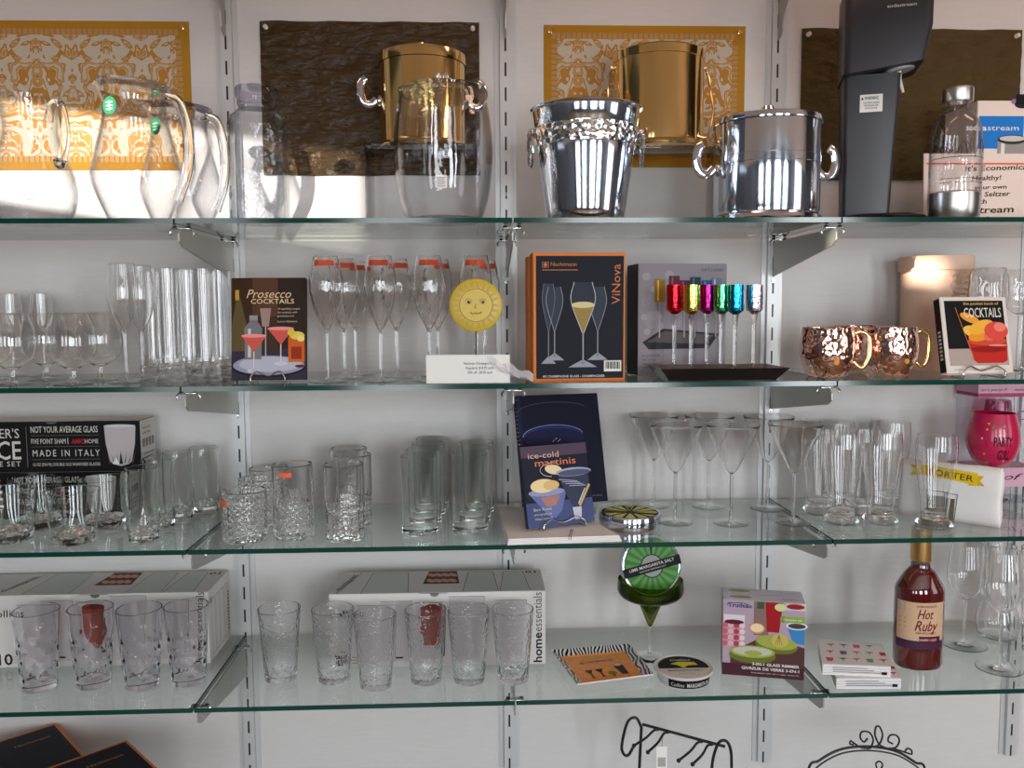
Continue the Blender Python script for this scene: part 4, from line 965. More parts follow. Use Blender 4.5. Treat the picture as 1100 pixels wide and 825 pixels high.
for u, y, c, nm in ((724, -.272, (.75, .02, .04), 'red'), (742, -.312, (.85, .68, .15), 'gold'), (759, -.265, (.42, .02, .22), 'purple'), (774, -.292, (.15, .65, .28), 'green'), (789, -.318, (.03, .42, .72), 'blue'), (809, -.295, (.75, .75, .85), 'silver')):
    p = on(u, zt_, y); H = up_to(p, 306); k = mpp(p); zb = H*.68
    t = thing('cordial_glass', 'long-stemmed cordial glass with metallic %s cup, on the black tray' % nm, 'stem glass', p, group='coloured cordial glasses on the tray')
    r = 8.9*k; q = met('foil_'+nm, c)
    b = B(); b.lathe([(0, zb), (.006, zb), (r*.6, zb+.003), (r*.93, zb+.007), (r, zb+.012), (r, H), (r-.0012, H), (r-.0015, zb+.014), (0, zb+.010)], q, 32); b.obj('cup', t)
    b = B(); b.lathe([(0, .003)]+spline([(.006, .003), (.0042, .01), (.0035, .03), (.0038, zb*.8), (.0062, zb-.0003)], 4)+[(0, zb-.0003)], clear_m, 16); b.obj('stem', t)
    b = B(); b.lathe([(0, 0), (.0125, 0), (.013, .001), (.010, .002), (.006, .003), (0, .003)], clear_m, 32); b.obj('foot', t)
# copper mugs
def mug(label, p, k, H, rz, grp):
    t = thing('copper_mug', label, 'mug', p, (0, 0, rz), grp)
    pr = spline([(15*k, 0), (20*k, .003), (26.5*k, H*.28), (29*k, H*.52), (28.3*k, H*.78), (27.2*k, H)], 5)
    b = B(); b.lathe([(0, 0)]+pr+[(pr[-1][0]+.0006, H+.001), (pr[-1][0]-.001, H+.001)]+[(r-.0015, max(z, .003)) for r, z in pr[::-1]]+[(0, .003)], copper_m, 52); b.obj('cup', t)
    hp = spline([(27*k, H*.88), (33*k, H*.92), (40*k, H*.84), (42*k, H*.62), (41*k, H*.38), (36*k, H*.20), (31*k, H*.22), (27*k, H*.30)], 5)
    b = B(); b.tube([(r, 0, z) for r, z in hp], .0028, brass_m, 10, flatten=1.5); b.obj('handle', t)
    b = B(); b.lathe([(0, .001), (.005, .0008), (.0055, 0), (0, -.0004)], flat(225, 150, 40), 16); a = -pi/2-rz-.05; b.obj('round_sticker', t, (27.7*k*cos(a), 27.7*k*sin(a), H*.32), (pi/2, 0, a+pi/2)); return t
p = on(888, Z2, -.27); k = mpp(p); H = up_to(p, 352)
m0 = mug('hammered copper mug, left of the three, handle to the right', p, k, H, -.35, 'hammered copper mugs')
dup(m0, on(955, Z2, -.25), 'hammered copper mug, right of the three, beside the terracotta cooler', rotz=-.1)
dup(m0, on(921, Z2, -.135), 'hammered copper mug standing behind and between the two front ones', rotz=.4)
# terracotta cooler
terra = pbr('terracotta', (.76, .50, .36), .85, 0, .2, ('noise', 60, .25, .001), (.80, .55, .41))
p = on(1001, Z2, -.085); k = mpp(p); H = up_to(p, 276); r0, r1 = 33*k, 37*k
t = thing('wine_cooler', 'tall terracotta wine cooler with moulded grapes, behind the pocket book', 'wine cooler', p)
b = B(); b.lathe([(0, 0), (r0*.96, 0), (r0*.97, .004), (r0, H*.5), (r0*1.02, H*.87), (r1*.99, H*.875), (r1*1.0, H*.99), (r1*.98, H), (r1*.86, H), (r0*.86, H*.9), (r0*.85, .01), (0, .01)], terra, 56); b.obj('body', t)
b = B(); rr = random.Random(2)
for q in range(34):
    row = q // 5; a = -pi/2+.25+(q % 5-2)*.13*(1-row*.10)+.06*(row % 2); z = H*.84-row*.0125
    b.sphere((r0*1.01*cos(a), r0*1.01*sin(a), z+rr.uniform(-.002, .002)), .0078, terra, 10)
b.tube(spline([(r0*1.02*cos(-1.5+x), r0*1.02*sin(-1.5+x), H*z) for x, z in ((-.1, .5), (-.3, .46), (-.45, .38), (-.35, .31), (-.2, .34))], 4), .003, terra, 8)
b.obj('moulded_grapes', t)['kind'] = 'stuff'
# pocket book
pL, pR = on(1016, Z2, -.325), on(1090, Z2, -.318); p0, w, rz = fit_panel(pL, pR, None); h = up_to(pL, 323)/cos(.20)*1.0
t = book('cocktail_book', 'small white-bordered pocket cocktail book standing before the terracotta cooler', p0, w, h, .020, flat(228, 218, 208), page_m, rz+.05, .22)
b = B(); X = lambda a: (a-.5)*w; Z = lambda a: a*h
b.rect(X(.06), X(.95), Z(.10), Z(.95), -.0002, flat(16, 14, 18)); b.rect(X(.06), X(.95), Z(.10), Z(.32), -.0003, flat(176, 160, 152))
b.p2([(X(.36), Z(.42)), (X(.95), Z(.42)), (X(.93), Z(.16)), (X(.86), Z(.13)), (X(.48), Z(.13)), (X(.42), Z(.17))], -.0005, flat(192, 40, 28)); b.disc(X(.655), Z(.42), .295*w, .06*h, -.0006, flat(214, 74, 52)); b.disc(X(.655), Z(.31), .28*w, .04*h, -.0007, flat(150, 22, 20))
b.line([(X(.22), Z(.86)), (X(.42), Z(.20))], .0012, -.0008, flat(200, 130, 70))
for cx, cz, rx, rz_, c, ro in ((.42, .72, .15, .055, (236, 160, 50), -.4), (.58, .60, .20, .085, (244, 178, 60), .3), (.45, .54, .15, .075, (248, 190, 80), -.3), (.55, .49, .18, .07, (238, 150, 40), .2), (.80, .55, .18, .12, (222, 76, 64), 0), (.72, .50, .12, .07, (236, 110, 92), .4), (.86, .60, .09, .06, (242, 130, 112), 0)):
    b.disc(X(cx), Z(cz), rx*w, rz_*h, -.0009-.00003*abs(cx*10), flat(*c), rot=ro)
b.disc(X(.80), Z(.36), .14*w, .012*h, -.0013, flat(240, 150, 130))
b.text('the pocket book of', X(.88), Z(.895), .033*h, -.0013, flat(214, 170, 90), .54*w, 'RIGHT', bold=.03); b.text('COCKTAILS', X(.90), Z(.73), .125*h, -.0016, flat(236, 232, 226), .56*w, 'RIGHT')
b.text('OVER 150 CLASSIC & CONTEMPORARY COCKTAILS', X(.5), Z(.04), .018*h, -.0003, flat(150, 145, 140), .78*w, 'CENTER'); b.obj('cover_print', t)
b = B(); b.rect(.001, .019, h*.02, h*.98, 0, flat(24, 20, 26)); b.text('COCKTAILS', h*.45, .006, .008, -.0003, white_pr, .045, rot=0) if 0 else None
for q in range(8): b.rect(.006, .014, h*(.18+.05*q), h*(.21+.05*q), -.0003, flat(200, 196, 196))
b.obj('spine_print', t, (-w/2-.0004, .020, 0), (0, 0, -pi/2))
stand('chrome wire stand holding the pocket cocktail book', p0, w*.62, rz+.05, .055)
# ------------------------------------------------------------------ third shelf: black glass cartons
blk = flat(18, 16, 18); offw = flat(214, 208, 200); greyp = flat(188, 180, 180)
pR = P3(132, 556); y_ = pR.y; w = .62; k = mpp(pR)
h3 = up_to(pR, 506)
def black_box(label, pr_, h, hgt):
    t = carton('glassware_carton', label, 'box', pr_-Vector((w/2, 0, 0)), w, .085, hgt, blk, offw, offw)
    b = B(); X = lambda px: w/2-px*k; Z = lambda a: a*hgt
    # printed glass
    cx = X(21); gw = 16.5*k
    L_ = [(cx-gw, Z(.90)), (cx-gw*.93, Z(.55)), (cx-gw*.70, Z(.20)), (cx-gw*.50, Z(.14)), (cx, Z(.10)), (cx+gw*.50, Z(.14)), (cx+gw*.70, Z(.20)), (cx+gw*.93, Z(.55)), (cx+gw, Z(.90))]
    b.p2(L_, -.0003, greyp); b.disc(cx, Z(.90), gw, Z(.03), -.0004, flat(210, 204, 204))
    for q in range(-3, 4):
        b.p2([(cx+q*gw*.24-.001, Z(.16)), (cx+q*gw*.24+.0015, Z(.16)), (cx+q*gw*.30+.002, Z(.34+.05*(q % 2)))], -.0005, flat(90, 84, 88))
    b.p2([(cx-.004, Z(.14)), (cx+.004, Z(.14)), (cx, Z(.40))], -.0006, flat(40, 38, 42)); b.p2([(cx-gw*.55, Z(.15)), (cx-gw*.1, Z(.13)), (cx-gw*.3, Z(.28))], -.0006, flat(235, 232, 232))
    b.text('NOT YOUR AVERAGE GLASS', X(114), Z(.78), Z(.125), -.0003, offw, 70*k, bold=.01)
    b.text('FIVE POINT SHAM', X(114), Z(.56), Z(.10), -.0003, offw, 36*k); b.rect(X(76), X(75.4), Z(.55), Z(.67), -.0003, offw)
    b.text('AMICI', X(72), Z(.56), Z(.085), -.0003, flat(190, 30, 34), 14*k, bold=.04); b.text('HOME', X(58), Z(.56), Z(.085), -.0003, offw, 14*k)
    b.text('MADE IN ITALY', X(113), Z(.31), Z(.13), -.0003, offw, 70*k, spacing=1.35)
    b.text('12 OZ (354 ML) DOUBLE OLD FASHIONED GLASSES', X(113), Z(.12), Z(.06), -.0003, offw, 70*k)
    for a in (.50, .72, .245): b.rect(X(114), X(43), Z(a), Z(a)+.0004, -.0003, flat(150, 145, 140))
    b.rect(X(119), X(118.4), Z(.1), Z(.9), -.0003, flat(120, 115, 110))
    b.text("BARTENDER'S", X(126), Z(.68), Z(.185), -.0003, offw, 76*k, 'RIGHT'); b.text('CHOICE', X(125), Z(.26), Z(.36), -.0003, offw, 80*k, 'RIGHT', bold=.01); b.text('BARWARE SET', X(126), Z(.12), Z(.10), -.0003, offw, 62*k, 'RIGHT', spacing=1.15)
    b.disc(X(92), Z(1)-.0004, 6*k, .0055, -.0004, flat(96, 92, 92), a0=pi, a1=2*pi); b.rect(X(106), X(78), Z(.985), Z(1)-.0004, -.00035, flat(60, 56, 56))
    b.obj('front_print', t)
    b = B()
    for q in range(2): b.text(('THESE GLASSES', 'HAND WASH')[q], .012, hgt*(.80-.1*q), .006, -.0005, flat(90, 88, 88), .045)
    for q in range(4): b.p2([(.012+.017*q, hgt*.45), (.022+.017*q, hgt*.45), (.024+.017*q, hgt*.62), (.010+.017*q, hgt*.62)], -.0005, flat(130, 128, 128))
    for q in range(3): b.rect(.012, .075-.012*q, hgt*(.30-.08*q), hgt*(.325-.08*q), -.0005, flat(130, 128, 128))
    b.obj('side_print', t, (w/2, 0, 0), (0, 0, pi/2)); return t
black_box("black printed glassware carton, lower of the two stacked behind the short tumblers", pR, h3, h3-.001)
p2 = pR+Vector((22*k, 0, h3))
black_box("black printed carton with white side, upper of the two stacked", p2, h3, up_to(pR+Vector((0, 0, h3)), 452))
# big book
zB = ZS[2]+.034
pL, pR = at(547, 549, zB), at(650, 541, zB); p0, w, rz = fit_panel(pL, pR, None); p0.x += .030; w *= .88
h = up_to(pL, 437)*1.08; p0 = (pL+pR)/2; p0.x += .018
t = thing('acrylic_riser', 'low clear acrylic block on the napkin under the large dark blue book', 'riser', Vector((p0.x-.005, p0.y+.020, ZS[2]+.0122)), (0, 0, rz))
B().box(-w*.35, w*.36, -.018, .022, .0003, .0213, acryl_m, .001).obj('block', t)
t = book('cocktail_book', 'large dark blue spiral-bound cocktail book leaning back behind the small martini book', p0+Vector((0, 0, 0)), w, h, .012, flat(18, 20, 44), page_m, rz, .27)
b = B(); X = lambda a: (a-.5)*w; Z = lambda a: a*h
b.rect(X(.01), X(.99), Z(.005), Z(.995), -.0002, flat(14, 15, 38)); b.rect(X(.01), X(.06), Z(.005), Z(.995), -.0003, flat(24, 28, 62))
def arc(b, X, Z, w, h, cx, cz, rx, rz_, a0, a1, m_, wd, y, n=20): b.line([(X(cx)+rx*w*cos(a0+(a1-a0)*q/n), Z(cz)+rz_*h*sin(a0+(a1-a0)*q/n)) for q in range(n+1)], wd, y, m_)
b.disc(X(.42), Z(.62), .36*w, .10*h, -.0003, flat(36, 42, 98)); b.disc(X(.42), Z(.60), .36*w, .09*h, -.00035, flat(22, 24, 62))
arc(b, X, Z, w, h, .42, .62, .36, .10, .2, pi*1.0, flat(150, 150, 190), .0011, -.0005); arc(b, X, Z, w, h, .45, .84, .43, .09, .5, pi*1.0, flat(80, 84, 110), .0009, -.0005)
b.p2([(X(.12), Z(.08)), (X(.30), Z(.04)), (X(.36), Z(.5)), (X(.2), Z(.45))], -.0004, flat(70, 30, 50)); b.disc(X(.24), Z(.22), .05*w, .10*h, -.00045, flat(120, 60, 70))
b.text('de', X(.46), Z(.48), .045*h, -.0006, offw, .10*w, shear=.3)
for q in range(5): b.disc(X(.41+.02*q), Z(.57+.012*(q % 3)), .001, .001, -.0006, offw)
b.text('COCKTAILS', X(.93), Z(.05), .012*h, -.0006, flat(130, 130, 150), .18*w, 'RIGHT'); b.obj('cover_print', t)
b = B()
for q in range(26): z = h*(.04+.92*q/25); b.tube([(-w/2+.004+.006*cos(a), .006+.009*sin(a), z) for a in [2*pi*j/10 for j in range(10)]], .0006, wire_m, 5, closed=True)
b.obj('spiral_binding', t)['kind'] = 'stuff'
# white folded linen
lin = pbr('white_linen', (.84, .82, .80), .85, 0, .2, ('noise', 300, .2, .0004))
A = [P3(545, 586), P3(668, 582), P3(606, 547), P3(533, 550)]
t = thing('folded_napkin', 'flat white folded linen napkin under the martini book stand', 'napkin', (A[0]+A[1]+A[2]+A[3])/4)
c_ = t.location.copy(); b = B()
for q in range(4):
    z0, z1 = .0005+q*.0028, .0005+q*.0028+.0026; s_ = 1-.01*q; i = b.mi(lin)
    lo = [b.v((a.x-c_.x)*s_, (a.y-c_.y)*s_, z0) for a in A]; hi = [b.v((a.x-c_.x)*s_, (a.y-c_.y)*s_, z1) for a in A]
    b.f(lo[::-1], i); b.f(hi, i)
    for j in range(4): l = (j+1) % 4; b.f([lo[j], lo[l], hi[l], hi[j]], i)
b.obj('cloth', t, sharp=20)
ZN = .0118
b = B(); x0 = (P3(611, 583)-c_); b.line([(0, 0), (0, .001)], .001, 0, blk) if 0 else None
for dx in (0, .004):
    b.tube([(x0.x+dx, x0.y-.003, .001), (x0.x+dx, x0.y-.003, ZN+.0006), (x0.x+dx+.01, x0.y+.05, ZN+.0006)], .0005, blk, 5)
b.obj('tied_cord', t)
# small martini book on the linen
def PN(u, v): return at(u, v, ZS[2]+ZN)
pL, pR = PN(568, 572), PN(639, 563); p0, w, rz = fit_panel(pL, pR, None); h = up_to(pL, 492)*1.09
t = book('cocktail_book', 'small ice-cold martinis book standing on the white napkin in a wire stand', p0, w, h, .013, flat(52, 56, 76), page_m, rz, .25)
b = B(); X = lambda a: (a-.5)*w; Z = lambda a: a*h
b.rect(X(0), X(1), Z(0), Z(.30), -.0002, flat(74, 84, 128)); b.rect(X(0), X(1), Z(.30), Z(.86), -.00021, flat(34, 36, 50)); b.rect(X(0), X(1), Z(.86), Z(1), -.00022, flat(88, 72, 88))
b.p2([(X(.05), Z(.42)), (X(.62), Z(.42)), (X(.52), Z(.18)), (X(.42), Z(.10)), (X(.34), Z(.10))], -.0004, flat(108, 118, 170)); b.disc(X(.32), Z(.42), .27*w, .05*h, -.0005, flat(150, 154, 190)); b.p2([(X(.22), Z(.36)), (X(.52), Z(.37)), (X(.44), Z(.25)), (X(.3), Z(.24))], -.0006, flat(176, 128, 120))
b.disc(X(.28), Z(.50), .19*w, .085*h, -.0006, flat(238, 218, 164)); b.disc(X(.40), Z(.50), .12*w, .06*h, -.0007, flat(226, 190, 130)); b.disc(X(.46), Z(.69), .13*w, .06*h, -.0006, flat(240, 222, 170), rot=-.2)
arc(b, X, Z, w, h, .44, .69, .18, .085, 1.2, 4.6, flat(220, 222, 235), .0010, -.00085)
b.p2([(X(.50), Z(.66)), (X(.97), Z(.66)), (X(.97), Z(.44)), (X(.80), Z(.12)), (X(.72), Z(.12)), (X(.60), Z(.40))], -.0008, flat(62, 66, 88)); b.disc(X(.76), Z(.64), .27*w, .055*h, -.0009, flat(170, 176, 205)); b.disc(X(.77), Z(.63), .25*w, .04*h, -.0010, flat(88, 92, 118))
for q in range(4): b.line([(X(.52+.05*q), Z(.56-.03*q)), (X(.80+.04*q), Z(.52-.02*q))], .0012, -.0011, flat(190, 196, 220))
b.line([(X(.97), Z(.46)), (X(.80), Z(.22))], .005, -.0012, flat(200, 180, 120)); b.line([(X(.90), Z(.42)), (X(.78), Z(.24))], .0018, -.0013, flat(240, 236, 220)); b.p2([(X(.68), Z(.20)), (X(.82), Z(.20)), (X(.80), Z(.05)), (X(.70), Z(.05))], -.0012, flat(200, 200, 215))
b.text('ice-cold', X(.10), Z(.845), .072*h, -.0013, flat(226, 196, 176), .46*w); b.text('martinis', X(.19), Z(.745), .085*h, -.0013, flat(226, 130, 96), .62*w, bold=.008)
b.text('Ben Reed', X(.10), Z(.20), .035*h, -.0013, offw, .26*w)
for q in range(2): b.text(('photography by', 'William Lingwood')[q], X(.10), Z(.145-.055*q), .026*h, -.0013, offw, .26*w)
b.obj('cover_print', t)
stand('chrome wire stand on the napkin holding the ice-cold martinis book', p0, w*.62, rz, .05)
# round tins
def tin(name, label, p, r, H, rot, side, topart):
    t = thing(name, label, 'tin', p, rot)
    b = B(); b.lathe([(0, 0), (r*.95, 0), (r*.97, .003), (r*.97, H*.42), (r*1.0, H*.46), (r*1.0, H*.54), (r*.985, H*.56), (r*.985, H*.90), (r*.96, H*.99), (r*.93, H), (r*.90, H-.0012), (0, H-.0012)], side, 52); b.obj('tin_body', t)
    b = B(); topart(b, r*.90); b.obj('lid_print', t, (0, 0, H-.0007), (-pi/2, 0, 0)); return t
yel = flat(232, 232, 130)
def lemon_top(b, r):
    b.disc(0, 0, r, r, 0, flat(44, 46, 34))
    for q in range(12):
        a = 2*pi*q/12; b.p2([(r*.12*cos(a), r*.12*sin(a)), (r*.92*cos(a-.2), r*.92*sin(a-.2)), (r*.97*cos(a), r*.97*sin(a)), (r*.92*cos(a+.2), r*.92*sin(a+.2))], -.0003, yel)
    b.p2([(-r*.95, r*.10), (r*.95, -r*.18), (r*.92, -r*.42), (-r*.98, -r*.12)], -.0006, flat(52, 50, 44)); b.p2([(-.010, r*.72), (.010, r*.72), (.002, r*.52), (.002, r*.25), (-.002, r*.25), (-.002, r*.52)], -.0006, black_pr)
    b.disc(0, 0, r*1.0, r*1.0, .0002, flat(150, 140, 120))
p = at(675, 565, ZS[2]); k = mpp(p)
tin('salt_tin', 'silver round tin with yellow citrus lid, lying beside the white napkin', p+Vector((.003, .0, 0)), 33.5*k, .030, (0, 0, -.15), silver_m, lemon_top)

# PORTER towel
pL, pR = P3(964, 553), P3(1073, 569); p0, w, rz = fit_panel(pL, pR, None); h = up_to(pL, 494)
t = thing('folded_towel', 'white folded tea towel with yellow PORTER banner, standing behind a beer glass', 'towel', p0, (-.10, 0, rz))
b = B(); i = b.mi(lin); n = 16
def sup(a, e=.28): c, s_ = cos(a), sin(a); return math.copysign(abs(c)**e, c), math.copysign(abs(s_)**e, s_)
R_ = []
for q in range(13):
    z = h*q/12; yy = .013*(1-abs(2*q/12-1)**6)+.004; rr_ = []
    for j in range(48):
        c, s_ = sup(2*pi*j/48); rr_.append(b.v(c*w/2*(1-.012*abs(2*q/12-1)**8)+.001*sin(q*.9), .013+s_*yy+.0008*sin(q*1.1+c*3), z+.002+(.0015*sin(c*3) if q == 12 else 0)))
    R_.append(rr_)
for a, c in zip(R_, R_[1:]):
    for j in range(48): l = (j+1) % 48; b.f([a[j], a[l], c[l], c[j]], i)
b.f(R_[0][::-1], i); b.f(R_[-1], i); b.obj('cloth', t, sharp=60)
b = B(); ye = flat(236, 198, 28); X = lambda a: (a-.5)*w; Z = lambda a: a*h; yy = -.0062
b.p2([(X(.10), Z(.93)), (X(.30), Z(.955)), (X(.78), Z(.90)), (X(.78), Z(.70)), (X(.28), Z(.78)), (X(.11), Z(.76)), (X(.17), Z(.85))], yy, ye); b.p2([(X(.70), Z(.87)), (X(.84), Z(.86)), (X(.80), Z(.78)), (X(.85), Z(.70)), (X(.70), Z(.68))], yy+.0004, flat(222, 180, 20))
b.text('PORTER', X(.30), Z(.80), Z(.105), yy-.0004, flat(60, 44, 20), w*.44, bold=.005, rot=-.07)
for (x0, x1, z0, z1, c) in ((.28, .52, .08, .52, (130, 124, 118)), (.48, .60, .02, .50, (108, 100, 86))):
    b.line([(X(x0), Z(z1)), (X(x0+.02), Z(z0)), (X(x1-.02), Z(z0)), (X(x1), Z(z1)), (X(x0), Z(z1))], .0014, yy-.0002, flat(90, 88, 88)); b.rect(X(x0+.025), X(x1-.025), Z(z0+.02), Z(z1-.08), yy, flat(*c))
b.obj('printed_banner', t)
# pink party glass and acetate pack
mag = pbr('magenta_lacquer', (.52, .010, .075), .25, 0, .5, coat=.4)
p = on(1063, ZS[2], -.200); k = mpp(p); H = up_to(p, 443); zb = up_to(p, 508)
t = thing('party_glass', 'bright magenta wine glass lettered PARTY GIRL, behind the PORTER towel', 'wine glass', p)
hb = H-zb; pr = spline([(.005, zb), (.013, zb+hb*.07), (19*k, zb+hb*.22), (24.5*k, zb+hb*.40), (26*k, zb+hb*.58), (24.2*k, zb+hb*.80), (20.5*k, H)], 5)
b = B(); b.lathe([(0, zb)]+pr+[(r-.0016, max(z, zb+.006)) for r, z in pr[::-1] if r > .008]+[(0, zb+.006)], mag, 52); b.obj('bowl', t)
b = B(); b.lathe([(.006, .003), (.004, .012), (.004, zb-.01), (.005, zb-.0002), (0, zb-.0002)], mag, 16); b.obj('stem', t)
b = B(); b.lathe([(0, 0), (.029, 0), (.030, .001), (.02, .003), (.006, .004), (0, .004)], mag, 32); b.obj('foot', t)
def rad(z):
    for (r0, z0), (r1, z1) in zip(pr, pr[1:]):
        if z0 <= z <= z1: return r0+(r1-r0)*(z-z0)/(z1-z0+1e-9)
    return pr[-1][0]
def wrap(b):
    for v in b.bm.verts:
        a = v.co.x/(25*k)-pi/2-.42; r = rad(v.co.z)+.0005-v.co.y; v.co = Vector((r*cos(a), r*sin(a), v.co.z))
b = B(); hz = H-zb; dk = flat(54, 14, 30)
b.text('PARTY', .003-.008, zb+hz*.50, hz*.15, 0, dk, .036, bold=.03); b.text('GIRL', .003, zb+hz*.28, hz*.15, 0, dk, .026, bold=.03); wrap(b); b.obj('lettering', t)
b = B(); rr = random.Random(8); cs = [flat(238, 190, 60), flat(40, 70, 150), flat(90, 150, 90), flat(240, 150, 90), flat(245, 170, 190)]
for q in range(20):
    x = rr.uniform(-.030, .034); z = zb+hz*rr.uniform(.18, .88)
    if x > -.010 and zb+hz*.25 < z < zb+hz*.70: continue
    s_ = .0032; a = rr.uniform(0, 6); c = cs[q % 5]
    if q % 3 == 0: b.p2([(x+s_*cos(a+j*2.1), z+s_*sin(a+j*2.1)) for j in range(3)], 0, c)
    elif q % 3 == 1: b.line([(x, z), (x+s_*1.6*cos(a), z+s_*1.6*sin(a)), (x+s_*1.6*cos(a)+s_*sin(a), z+s_*1.6*sin(a)+s_*cos(a))], .0012, 0, c)
    else: b.disc(x, z, .0022, .0022, 0, c, 10)
wrap(b); b.obj('printed_confetti', t)['kind'] = 'stuff'
pink = pbr('pink_card', (.66, .36, .48), .6); pinkd = pbr('pink_ribbon', (.38, .02, .12), .5)
pL = on(1046, ZS[2], -.10); p = on(1080, ZS[2], -.10); k = mpp(p); H = .316*.9; w = 70*k
H = up_to(pL, 413)
t = thing('gift_pack', 'tall clear gift pack with pink bands at the right edge of the third shelf', 'gift box', pL+Vector((w/2, 0, 0)))
b = B(); b.box(-w/2, w/2, 0, .085, .001, H-.001, plastic_m); b.obj('clear_sleeve', t)
b = B(); b.box(-w/2-.0006, w/2+.0006, -.0006, .0856, H*.925, H, pink); b.obj('top_band', t)
b = B(); b.box(-w/2-.0008, w/2+.0008, -.0008, .0858, H*.895, H*.922, pinkd); b.obj('ribbon', t)
b = B(); b.box(-w/2-.0006, w/2+.0006, -.0006, .0856, H*.14, H*.30, pink); b.obj('bottom_band', t)
b = B(); b.text("let's party //", -w*.47, H*.945, .006, -.0012, dk, w*.42, shear=.4); b.text('handpainted', w*.05, H*.945, .006, -.0012, dk, w*.42, shear=.4); b.obj('top_lettering', t); b = B(); b.text('of', -w*.05, H*.20, .014, -.0012, dk, w*.3, shear=.4)
b.obj('bottom_lettering', t); b = B(); b.text('TOO', -w*.30, H*.70, .022, -.0008, flat(150, 80, 120), w*.6); b.obj('lettering', t)
b = B(); b.lathe([(0, .002), (.028, .002), (.004, .006), (.004, .10), (.03, .13), (.034, .17), (.026, .23), (.0245, .23), (.032, .17), (.028, .133), (0, .105)], thin('pink_glass', (.85, .5, .65), (.5, .1, .25), 2), 28); b.obj('glass_inside', t, (0, .043, 0))

# ------------------------------------------------------------------ bottom shelf cartons
wht = flat(214, 210, 206); gl1 = flat(176, 176, 174); gl2 = flat(150, 150, 150); drk = flat(36, 36, 38); skin = flat(160, 82, 62)
def ess_box(label, pBR, w, vtop_front, d, words=True, side=False):
    h = up_to(pBR, vtop_front); k = mpp(pBR)
    t = carton('tumbler_carton', label, 'box', pBR-Vector((w/2, 0, 0)), w, d, h, wht, wht, wht)
    b = B(); X = lambda px: w/2-px*k; Z = lambda v: (715-v)*k*1.0
    # printed tumblers
    for g_, (u0, u1, vt, c) in enumerate(((196, 150, 647, (200, 194, 194)), (171, 134, 643, (194, 188, 188)), (134, 102, 645, (200, 194, 194)), (99, 57, 639, (196, 190, 190)), (50, 12, 644, (198, 192, 192)))):
        u0 += 4; u1 += 8
        top, bot = min(Z(vt), h-.004), .012
        b.p2([(X(u0), top), (X(u0-3), bot), (X(u1+3), bot), (X(u1), top)], -.00025-.0001*(g_ % 2), flat(*c)); b.line([(X(u0), top), (X(u1), top), (X(u1+3), bot)], .0009, -.0004, flat(110, 108, 110))
    b.p2([(X(133), Z(650)), (X(133), Z(672)), (X(130), Z(692)), (X(112), Z(692)), (X(108), Z(672)), (X(108), Z(650))], -.0005, flat(150, 62, 48)); b.disc(X(120), Z(650), 12.5*k, 3*k, -.0006, flat(110, 40, 36))
    b.p2([(X(107.5), Z(662)), (X(106), Z(662)), (X(108), Z(704)), (X(110), Z(704))], -.0006, drk)
    b.obj('printed_tumblers', t); b = B(); b.text('home', X(4), .004, 9*k, -.0005, drk, 33*k, rot=pi/2, bold=.035); b.text('essentials', X(4), .004+34*k, 9*k, -.0005, flat(70, 70, 72), 43*k, rot=pi/2)
    for q in range(3): b.rect(X(206), X(196), .010+q*.006, .0112+q*.006, -.0004, flat(100, 100, 100))
    b.rect(X(160), X(152), .018, .022, -.0004, drk)
    b.obj('side_lettering', t) if 0 else b.obj('brand_lettering', t); b = B(); b.text('10', X(222), .006, 12*k, -.0004, drk, 15*k, bold=.03); b.obj('size_lettering', t); b = B(); b.text('collins', X(228), Z(660), 8*k, -.0004, drk, 34*k)
    b.obj('shape_lettering', t); b = B(); b.disc(X(118), h-.0006, 5*k, 4*k, -.0006, flat(110, 108, 106), a0=pi, a1=2*pi); b.line([(X(134), h-.001), (X(104), h-.001)], .0012, -.0007, flat(80, 78, 76))
    b.obj('tab', t)
    # top: drawn in (x, y) by laying the XZ plane flat
    b = B(); Y = lambda a: a*d
    for (u0, u1) in ((196, 146), (88, 50), (48, 16)):
        b.p2([(X(u0), Y(.03)), (X(u1), Y(.03)), (X(u1+5), Y(.92)), (X(u0-5), Y(.92))], -.0003, flat(200, 204, 200)); b.line([(X(u0), Y(.03)), (X(u0-5), Y(.92)), (X(u1+5), Y(.92)), (X(u1), Y(.03))], .0014, -.0004, flat(92, 92, 92))
    b.line([(X(222), Y(.03)), (X(204), Y(.95))], .0016, -.0004, flat(92, 92, 92)); b.text('thumbprint', X(219), Y(.15), 7*k, -.0004, drk, d*.7, rot=1.35)
    b.p2([(X(132), Y(.38)), (X(92), Y(.38)), (X(96), Y(.96)), (X(128), Y(.96))], -.0004, flat(86, 40, 34))
    for q in range(8): b.disc(X(124-8*(q % 4)), Y(.52+.26*(q//4)), 4*k, Y(.09), -.0006, flat(206, 150, 128), rot=.5)
    b.text('10', X(12), Y(.80), -12*k, -.0004, drk, 14*k, bold=.02) if 0 else b.text('10', X(6), Y(.92), 9*k, -.0004, drk, 12*k, rot=pi, bold=.02)
    b.obj('top_print', t, (0, 0, h), (-pi/2, 0, 0)) if 0 else None
    for v in b.bm.verts: v.co = Vector((v.co.x, v.co.z, h-v.co.y))
    b.obj('top_print', t)
    b = B()
    for q in range(4):
        x = .02+q*d*.2; b.line([(x, .012), (x, h*.85), (x+d*.15, h*.85), (x+d*.15, .012), (x, .012)], .0012, -.0004, flat(120, 118, 118))
    for q in range(12): b.rect(d*.90, d*.96, h*.15+q*h*.05, h*.17+q*h*.05, -.0004, drk)
    b.text('10', .01, h*.80, 8*k, -.0004, drk, .014); b.obj('side_print', t, (w/2, 0, 0), (0, 0, pi/2))
    return t
pBR = P4(586, 713); k = mpp(pBR); w = 229*k
